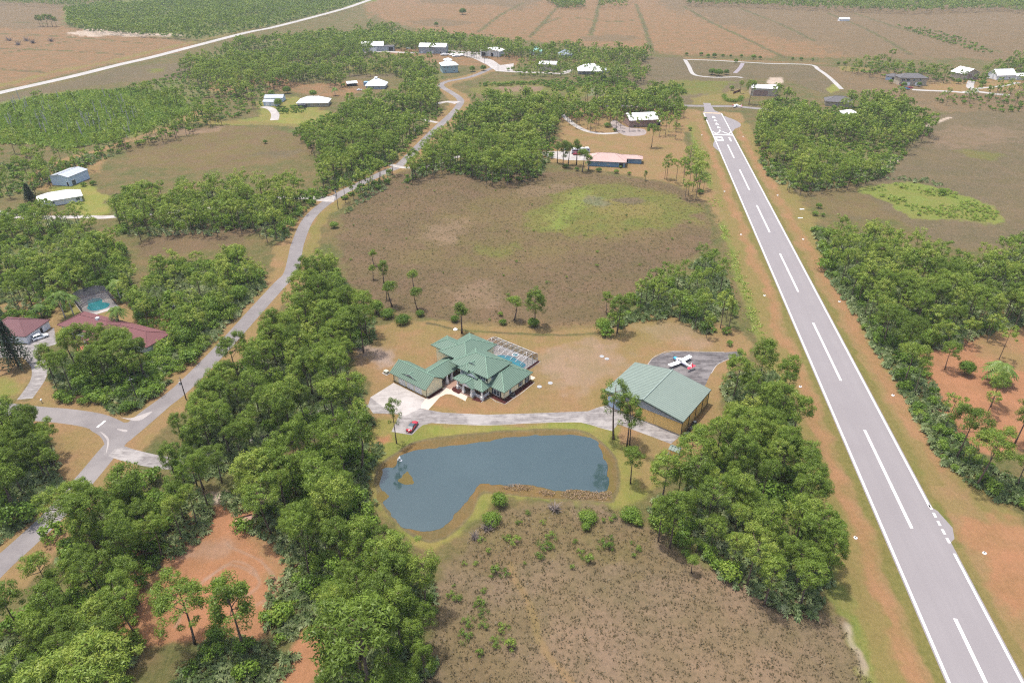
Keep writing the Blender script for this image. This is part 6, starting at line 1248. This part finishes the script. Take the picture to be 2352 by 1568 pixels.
SB = [  # base x, base y, proto, scale, label
 (925,742,1,1.25,'large bright shrub right of the pines at the edge of the dry lawn'),(890,728,1,1.2,'large shrub left of the pair by the dry lawn'),(965,725,0,.9,'dark round shrub on the right of the shrubs by the dry lawn'),
 (1045,738,0,.9,'olive shrub behind the lone thin pine'),(1155,745,0,.8,'small green shrub at the near edge of the central marsh'),(1150,725,2,.8,'small shrub behind the marsh edge shrub'),(1225,748,0,1.2,'dark shrub at the foot of the bushy marsh pine'),(1385,748,1,1.1,'dark shrub below the small rounded pine'),
 (768,523,0,1.2,'round dark shrub beside the bend of the curving road'),(1147,1160,3,1.05,'dark green shrub on the near bank of the pond'),(1130,1200,1,1.0,'olive shrub left of the dark pond shrub'),(1350,1195,1,1.0,'dark rounded shrub right of the dead grey bush'),(1345,1215,2,.9,'small dark shrub below the rounded one'),(1447,1190,1,1.1,'dark shrub at the corner of the wood by the near marsh'),(1465,1205,2,1.0,'small shrub right of the corner shrub'),
 (1180,1245,2,1.1,'yellow green shrub at the top of the near marsh'),(1250,1258,2,1.1,'pale shrub in the top of the near marsh'),(1238,1282,0,.8,'olive shrub below the pale marsh shrub'),(1265,1235,2,.9,'bright shrub right at the top of the near marsh'),(1385,1255,2,1.0,'twin shrub on the right of the near marsh top'),(1355,1290,4,1.1,'yellow shrub alone in the near marsh'),(1400,1262,4,1.0,'low shrub beside the twin shrub'),
 (1100,1505,1,.8,'bright green shrub lowest in the near marsh'),(1068,1465,2,1.0,'olive shrub above the lowest marsh shrub'),(1140,1478,2,.9,'yellow green shrub right of the olive one'),(1108,1410,2,.8,'small shrub in the middle of the marsh shrub group'),(1110,1438,2,.75,'small dark shrub in the marsh shrub group'),(1075,1432,2,.9,'left middle shrub of the marsh shrub group'),(1155,1445,2,.8,'right shrub of the marsh shrub group'),(1170,1490,4,1.2,'grey green shrub right of the lowest marsh shrub'),(1050,1380,0,.8,'olive shrub highest in the marsh shrub group'),(1105,1385,0,.9,'grey shrub near the top of the marsh shrub group'),(1160,1320,2,.8,'yellow shrub in the upper left of the near marsh'),(1140,1315,4,1.1,'small yellow shrub beside it in the upper left'),
 (1412,302,4,1.6,'dark conical shrub at the end of the curved drive'),(1457,292,2,.9,'dark shrub against the tan barn wall'),(1325,393,2,1.2,'dark shrub left of the blue house'),(1425,386,4,1.1,'yellow shrub at the right corner of the blue house'),(1395,292,1,1.2,'rounded dark shrub near the curved drive'),(1585,300,2,1.2,'narrow shrub on the dry ground right of the tan barn'),(1608,445,0,1.0,'dark shrub beside the runway left verge'),
 (1872,495,0,.9,'dark shrub right of the runway below the palmettos'),(1890,497,2,.9,'small shrub beside the runway hedge'),(1880,478,3,.8,'taller shrub right of the runway'),(1850,440,0,.7,'small green shrub on the right verge of the runway'),
 (610,330,2,1.2,'lone shrub in the oval marsh'),(2162,447,3,1.1,'dark shrub behind the bright reed patch'),(1620,275,0,.8,'shrub left of the runway end'),(75,740,1,1.0,'flowering shrub behind the brown roofed garage'),
 (1375,395,0,1.0,'shrub at the marsh edge in front of the blue house'),(1415,398,0,.9,'second shrub at the marsh edge in front of the blue house'),(1445,402,2,1.0,'third shrub at the marsh edge right of the blue house'),(1300,385,1,.8,'shrub at the marsh edge left of the blue house'),
 (215,425,0,1.0,'pale shrub at the corner of the metal shed'),(193,428,0,.9,'round shrub left of it by the metal shed'),(500,1462,1,1.0,'shrub at the foot of the big round pine')]
for bx,by,k,s,l in SB:
    wsp = by > 1225 and 1040 < bx < 1420
    bush_thing(WISP if wsp else BUSH,(k%3 if wsp else k),g(bx,by),s*(1.15 if wsp else 1),l)
wx,wy = scatter([(1050,1300),(1110,1215),(1190,1180),(1400,1180),(1500,1230),(1480,1290),(1300,1310),(1180,1330),(1100,1400),(1090,1500),(1010,1500),(1010,1400)],4.2)
for a,b in list(zip(wx,wy)):
    if rng.uniform() < .55: bush_thing(WISP,int(rng.integers(0,3)),Vector((a,b,0)),float(rng.uniform(.35,.8)),'small wispy shrub among the dry tussocks at the top of the near marsh','small wispy shrubs at the top of the near marsh')
wx,wy = scatter([(800,500),(900,420),(1000,400),(1300,400),(1560,440),(1650,500),(1600,600),(1420,690),(1300,740),(1000,735),(880,690),(800,600)],15)
for a,b in list(zip(wx,wy)):
    if rng.uniform() < .45: bush_thing(WISP,int(rng.integers(0,3)),Vector((a,b,0)),float(rng.uniform(.35,.75)),'small low shrub scattered in the central marsh','small low shrubs scattered in the central marsh')
TB = [(640,245,0,1.0,'dark round tree beside the twin roofed shed'),(625,222,0,.85,'dark dome shaped tree behind the twin roofed shed'),(660,215,1,.9,'tall leafy tree behind the white roofed house'),(720,222,1,.8,'grey green wide tree behind the white roofed house'),(2255,197,1,.75,'dark round tree in front of the tan barn on the right'),(2200,193,0,.8,'dark leafy tree left of the tan barn on the right'),
 (1063,34,1,1.5,'big dark round oak alone in the far pasture'),(1002,61,0,1.0,'small dark oak alone in the far pasture'),(545,600,1,1.1,'large leafy tree beside the curving road'),(550,690,1,.9,'dark leafy tree right of the clump by the road'),(340,720,0,.9,'dark leafy tree beside the dark pool cage'),(500,720,1,1.0,'bright leafy tree between the road and the red roofed house'),(430,790,1,.9,'leafy tree left of the road bend'),(2130,795,0,1.0,'grey green leafy tree above the palmetto hedge'),(2080,835,2,.9,'rounded leafy tree below it by the hedge'),(2215,860,2,.9,'leafy tree in the middle of the dry yard'),(1650,175,1,1.0,'leafy thicket tree inside the sand track'),(1635,172,1,.9,'left leafy tree inside the sand track'),(1668,172,0,.8,'right leafy tree inside the sand track'),(1690,145,0,.7,'small tree behind the grey sand path'),
 (2075,200,0,.7,'leafy tree in front of the two storey house on the right'),(2045,192,0,.6,'round tree in front of the small grey roofed annexe'),(2110,200,2,.8,'pale leafy tree at the right corner of the two storey house'),(1680,208,2,.8,'leafy tree by the hedge at the runway end'),(1085,165,0,.9,'leafy tree right of the teal house'),(1110,163,0,.9,'second leafy tree right of the teal house'),(1435,180,0,.9,'dark leafy tree right of the veranda house'),(1385,185,0,.9,'dark leafy tree in front of the veranda house'),(865,720,2,1.0,'dense leafy tree at the end of the strip of wood')]
for bx,by,k,s,l in TB: bush_thing(BROAD,k,g(bx,by),s,l,name='leafy_tree',cat='tree')
# hedge rows of the far pasture edge
for i,(bx,by,s) in enumerate(((1577,128,.7),(1610,128,.7),(1626,133,1.0),(1640,133,1.0),(1660,131,.6),(1678,132,.7),(1702,132,.7),(1730,136,.9),(1745,137,.9),(1820,138,.6),(1840,139,.6),(1866,140,.7),(1925,150,.7),(1940,150,.7))):
    bush_thing(BROAD,i%3,g(bx,by),s*.8,'small tree in the hedge row behind the sand track','small trees in the hedge row behind the sand track',name='leafy_tree',cat='tree')
# curved clipped hedge by the runway end
mbh = []; c = spline(garr([(1662,222),(1668,232),(1685,235),(1700,232),(1703,226)]),10)
V,F,T = [],[],[]; r = np.random.default_rng(5); n = 2600; q = c[r.integers(0,len(c),n)]+r.normal(size=(n,2))*1.0; P = np.stack([q[:,0],q[:,1],r.uniform(.2,2.4,n)],1)
v,f,t = quads(P,rdir(n,.4,r),.6,r,.45+r.normal(size=n)*.2); o = bpy.data.objects.new('hedge',np_mesh('hedge',v,f,LM['bush'],t)); COL.objects.link(o); tag(o,'curved clipped green hedge beside the far end of the runway','hedge')
# dead bushes and snags
def twig_bush(p, s, label, group=None, n=60):
    mb = MB(); r = np.random.default_rng(int(abs(p.x*13+p.y*7))%9999)
    for k in range(n):
        a = r.uniform(0,6.28); e = r.uniform(.2,1.2); l = s*r.uniform(.6,1.1); m = Vector((math.cos(a)*math.cos(e)*l*.5,math.sin(a)*math.cos(e)*l*.5,math.sin(e)*l*.55)); q = m*1.9+Vector(r.normal(size=3)*.2*s)
        mb.tube([(0,0,0),m,q],[.035*s,.03*s,.012*s],3,0,False)
    o = mb.build('dead_shrub',LM['dead']); o.location = p; return tag(o,label,'dead shrub',group)
twig_bush(g(1275,1172),2.4,'pale grey leafless bush on the near bank of the pond'); twig_bush(g(1120,1215),2.2,'grey leafless bush left of the pond bank shrubs'); twig_bush(g(1090,1235),1.8,'leafless grey bush at the foot of the pond embankment')
for i in range(5): twig_bush(g(*[(76,100),(42,104),(62,95),(118,96),(22,94)][i]),5.5,'grey brush pile on the far left pasture','grey brush piles on the far left pasture',50)
snag = MB(); rs = np.random.default_rng(3); snag.tube([(0,0,0),(.15,.1,4),(.1,-.1,8.5)],[.34,.26,.08],5,0)
for k in range(9): a = rs.uniform(0,6.28); z = rs.uniform(4,8); snag.tube([(0,0,z),(math.cos(a)*.8,math.sin(a)*.8,z+.5)],[.06,.02],3,0,False)
sn0 = snag.build('dead_tree',LM['grey']); tag(sn0,'bare grey dead pine standing on the palmetto flat','dead tree','bare dead pines on the palmetto flat'); sn0.location = g(95,300)
for i in range(60):
    P = g(rs.uniform(20,330),rs.uniform(225,320)); c = sn0.copy(); COL.objects.link(c); c.location = P; c.rotation_euler = (rs.normal()*.05,rs.normal()*.05,rs.uniform(0,6)); k = rs.uniform(.8,1.25); c.scale = (k,k,k)
# palms
def palm(p, h, label, lean=0.0, nf=22, L=3.2, king=False):
    t = thing('palm_tree',label,'palm tree',p,rng.uniform(0,6)); mb = MB(); lx = lean*h
    path = [(lx*(i/4)**2,0,h*i/4) for i in range(5)]; mb.tube(path,[.26,.2,.18,.17,.16],7,0); mb.build('trunk',LM['grey'],t,True)
    r = np.random.default_rng(int(h*100)); V,F,T = [],[],[]; b = 0
    for k in range(nf):
        a = 6.283*k/nf+r.uniform(-.2,.2); e = r.uniform(-.35,1.15); tt = .35+.3*e+r.normal()*.1; top = np.array([lx,0,h])
        d = np.array([math.cos(a),math.sin(a),0]); n = 9; pts = []
        for j in range(n+1):
            u = j/n; pts.append(top+d*L*(math.cos(e)*u+.12*u)+np.array([0,0,1])*L*(math.sin(e)*u*.8-u*u*.75))
        for j in range(n):
            m = pts[j]; ax = pts[j+1]-pts[j]; s = np.array([-d[1],d[0],0]); w = L*.24*math.sin(math.pi*min(.97,(j+1.2)/(n+1.2)))
            for sg in (1,-1):
                V += [m,m+ax*.9,m+ax*1.25+s*sg*w+np.array([0,0,-w*.55]),m+ax*.55+s*sg*w*.9+np.array([0,0,-w*.55])]; F.append([b,b+1,b+2,b+3]); b += 4; T.append(np.clip(tt+r.normal()*.06,0,1))
    o = bpy.data.objects.new('crown',np_mesh('crown',np.array(V),np.array(F),LM['palm'],np.array(T))); COL.objects.link(o); o.parent = t; return t
palm(g(150,731),9.5,'tallest palm beside the dark pool cage',-.06,24,3.6); palm(g(170,725),8,'second palm right of the tallest by the pool cage',0,22,3.4); palm(g(278,752),7.5,'palm rising through the red tiled roof',-.05,22,3.4); palm(g(278,690),8,'palm behind the pool cage at its right corner',.02,20,3.2); palm(g(97,727),4.5,'small pale palm behind the brown roofed garage',0,18,2.6)
palm(g(2285,880),6.5,'wide feathery palm in the dry yard near the right edge',0,30,4.6); palm(g(770,220),6,'small dark palm behind the white roofed house'); palm(g(1351,391),5,'palm at the near left corner of the blue house',0,16,2.2)
# tiered conifer at the left edge
def tiered(p, h, label):
    t = thing('conifer_tree',label,'conifer tree',p); mb = MB(); mb.tube([(0,0,0),(0,0,h*.5),(0,0,h)],[.26,.17,.03],7,0); r = np.random.default_rng(8); V,F,T = [],[],[]; b = 0
    for k in range(26):
        z = h*(.10+.88*k/25); L = (h-z)*.34+.4
        for j in range(9):
            a = 6.283*j/9+k*.7; d = np.array([math.cos(a),math.sin(a),-.05]); o0 = np.array([0,0,z]); mb.tube([tuple(o0),tuple(o0+d*L)],[.05,.02],3,0,False)
            for q in range(9):
                u = (q+1)/9; m = o0+d*L*u; dd = unit(r.normal(size=(1,3))+np.array([[0,0,.3]])+d[None]*1.0)[0]; s = unit(np.cross(dd,[0.1,0,1])[None])[0]*.22; l = .55
                V += [m-s,m+s,m+s*.5+dd*l,m-s*.5+dd*l]; F.append([b,b+1,b+2,b+3]); b += 4; T.append(r.uniform(.2,.9))
    mb.build('trunk',LM['bark'],t); o = bpy.data.objects.new('crown',np_mesh('crown',np.array(V),np.array(F),LM['norfolk'],np.array(T))); COL.objects.link(o); o.parent = t
pb = g(42,842); Hn = next(h for h in np.arange(3,25,.1) if proj(pb.x,pb.y,h)[1] <= 735); tiered(pb,Hn,'dark tiered conifer on the round lawn at the left edge')
pb = g(72,462); tiered(pb,9,'dark tiered conifer left of the metal shed')
# ================================================================ light, air, camera
W = bpy.data.worlds.new('World'); SC.world = W; W.use_nodes = True
nt = W.node_tree; nt.nodes.clear(); sk = nt.nodes.new('ShaderNodeTexSky'); sk.sky_type = 'NISHITA'; sk.sun_disc = False
SEL, SAZ = R(75), R(-60)
sk.sun_elevation = SEL; sk.sun_rotation = SAZ; sk.altitude = 50; sk.air_density = 1.2; sk.dust_density = 5.0; sk.ozone_density = 1.0
bg = nt.nodes.new('ShaderNodeBackground'); bg.inputs[1].default_value = .15; wo = nt.nodes.new('ShaderNodeOutputWorld')
nt.links.new(sk.outputs[0],bg.inputs[0]); nt.links.new(bg.outputs[0],wo.inputs[0])
ld = bpy.data.lights.new('sun','SUN'); ld.energy = 2.9; ld.angle = R(.7); ld.color = (1.0,.955,.89)
lo = bpy.data.objects.new('sun',ld); COL.objects.link(lo)
sd = Vector((math.sin(SAZ)*math.cos(SEL),math.cos(SAZ)*math.cos(SEL),math.sin(SEL)))
lo.rotation_euler = sd.to_track_quat('Z','Y').to_euler(); lo.location = (0,200,400)
cd = bpy.data.cameras.new('camera'); cam = bpy.data.objects.new('camera',cd); COL.objects.link(cam)
cam.location = (0,0,CH); cam.rotation_euler = (R(90)-PT,0,0)
cd.sensor_width = 36; cd.lens = 36*CF/2352; cd.clip_end = 60000; cd.clip_start = 1
SC.camera = cam
SC.view_settings.view_transform = 'Standard'; SC.view_settings.look = 'None'; SC.view_settings.exposure = .95; SC.view_settings.gamma = 1
SC.render.engine = 'CYCLES'; SC.cycles.max_bounces = 6; SC.cycles.diffuse_bounces = 4; SC.cycles.transparent_max_bounces = 4

# pale summer air: one even box of haze round everything
hz = MB(); hz.box(-60000,60000,-30000,70000,-1.0,126.0); ht = bpy.data.materials.new('haze'); ht.use_nodes = True; ht.node_tree.nodes.clear()
vo = ht.node_tree.nodes.new('ShaderNodeVolumePrincipled'); vo.inputs['Color'].default_value = (.80,.86,.93,1); vo.inputs['Density'].default_value = .00008; vo.inputs['Anisotropy'].default_value = .0
ho = ht.node_tree.nodes.new('ShaderNodeOutputMaterial'); ht.node_tree.links.new(vo.outputs[0],ho.inputs['Volume'])
o = hz.build('haze',ht); o['kind'] = 'stuff'; o['label'] = 'thin pale summer haze over the far fields'; o['category'] = 'haze'
SC.cycles.volume_bounces = 0
SC.cycles.use_denoising = False; SC.cycles.filter_width = 1.2
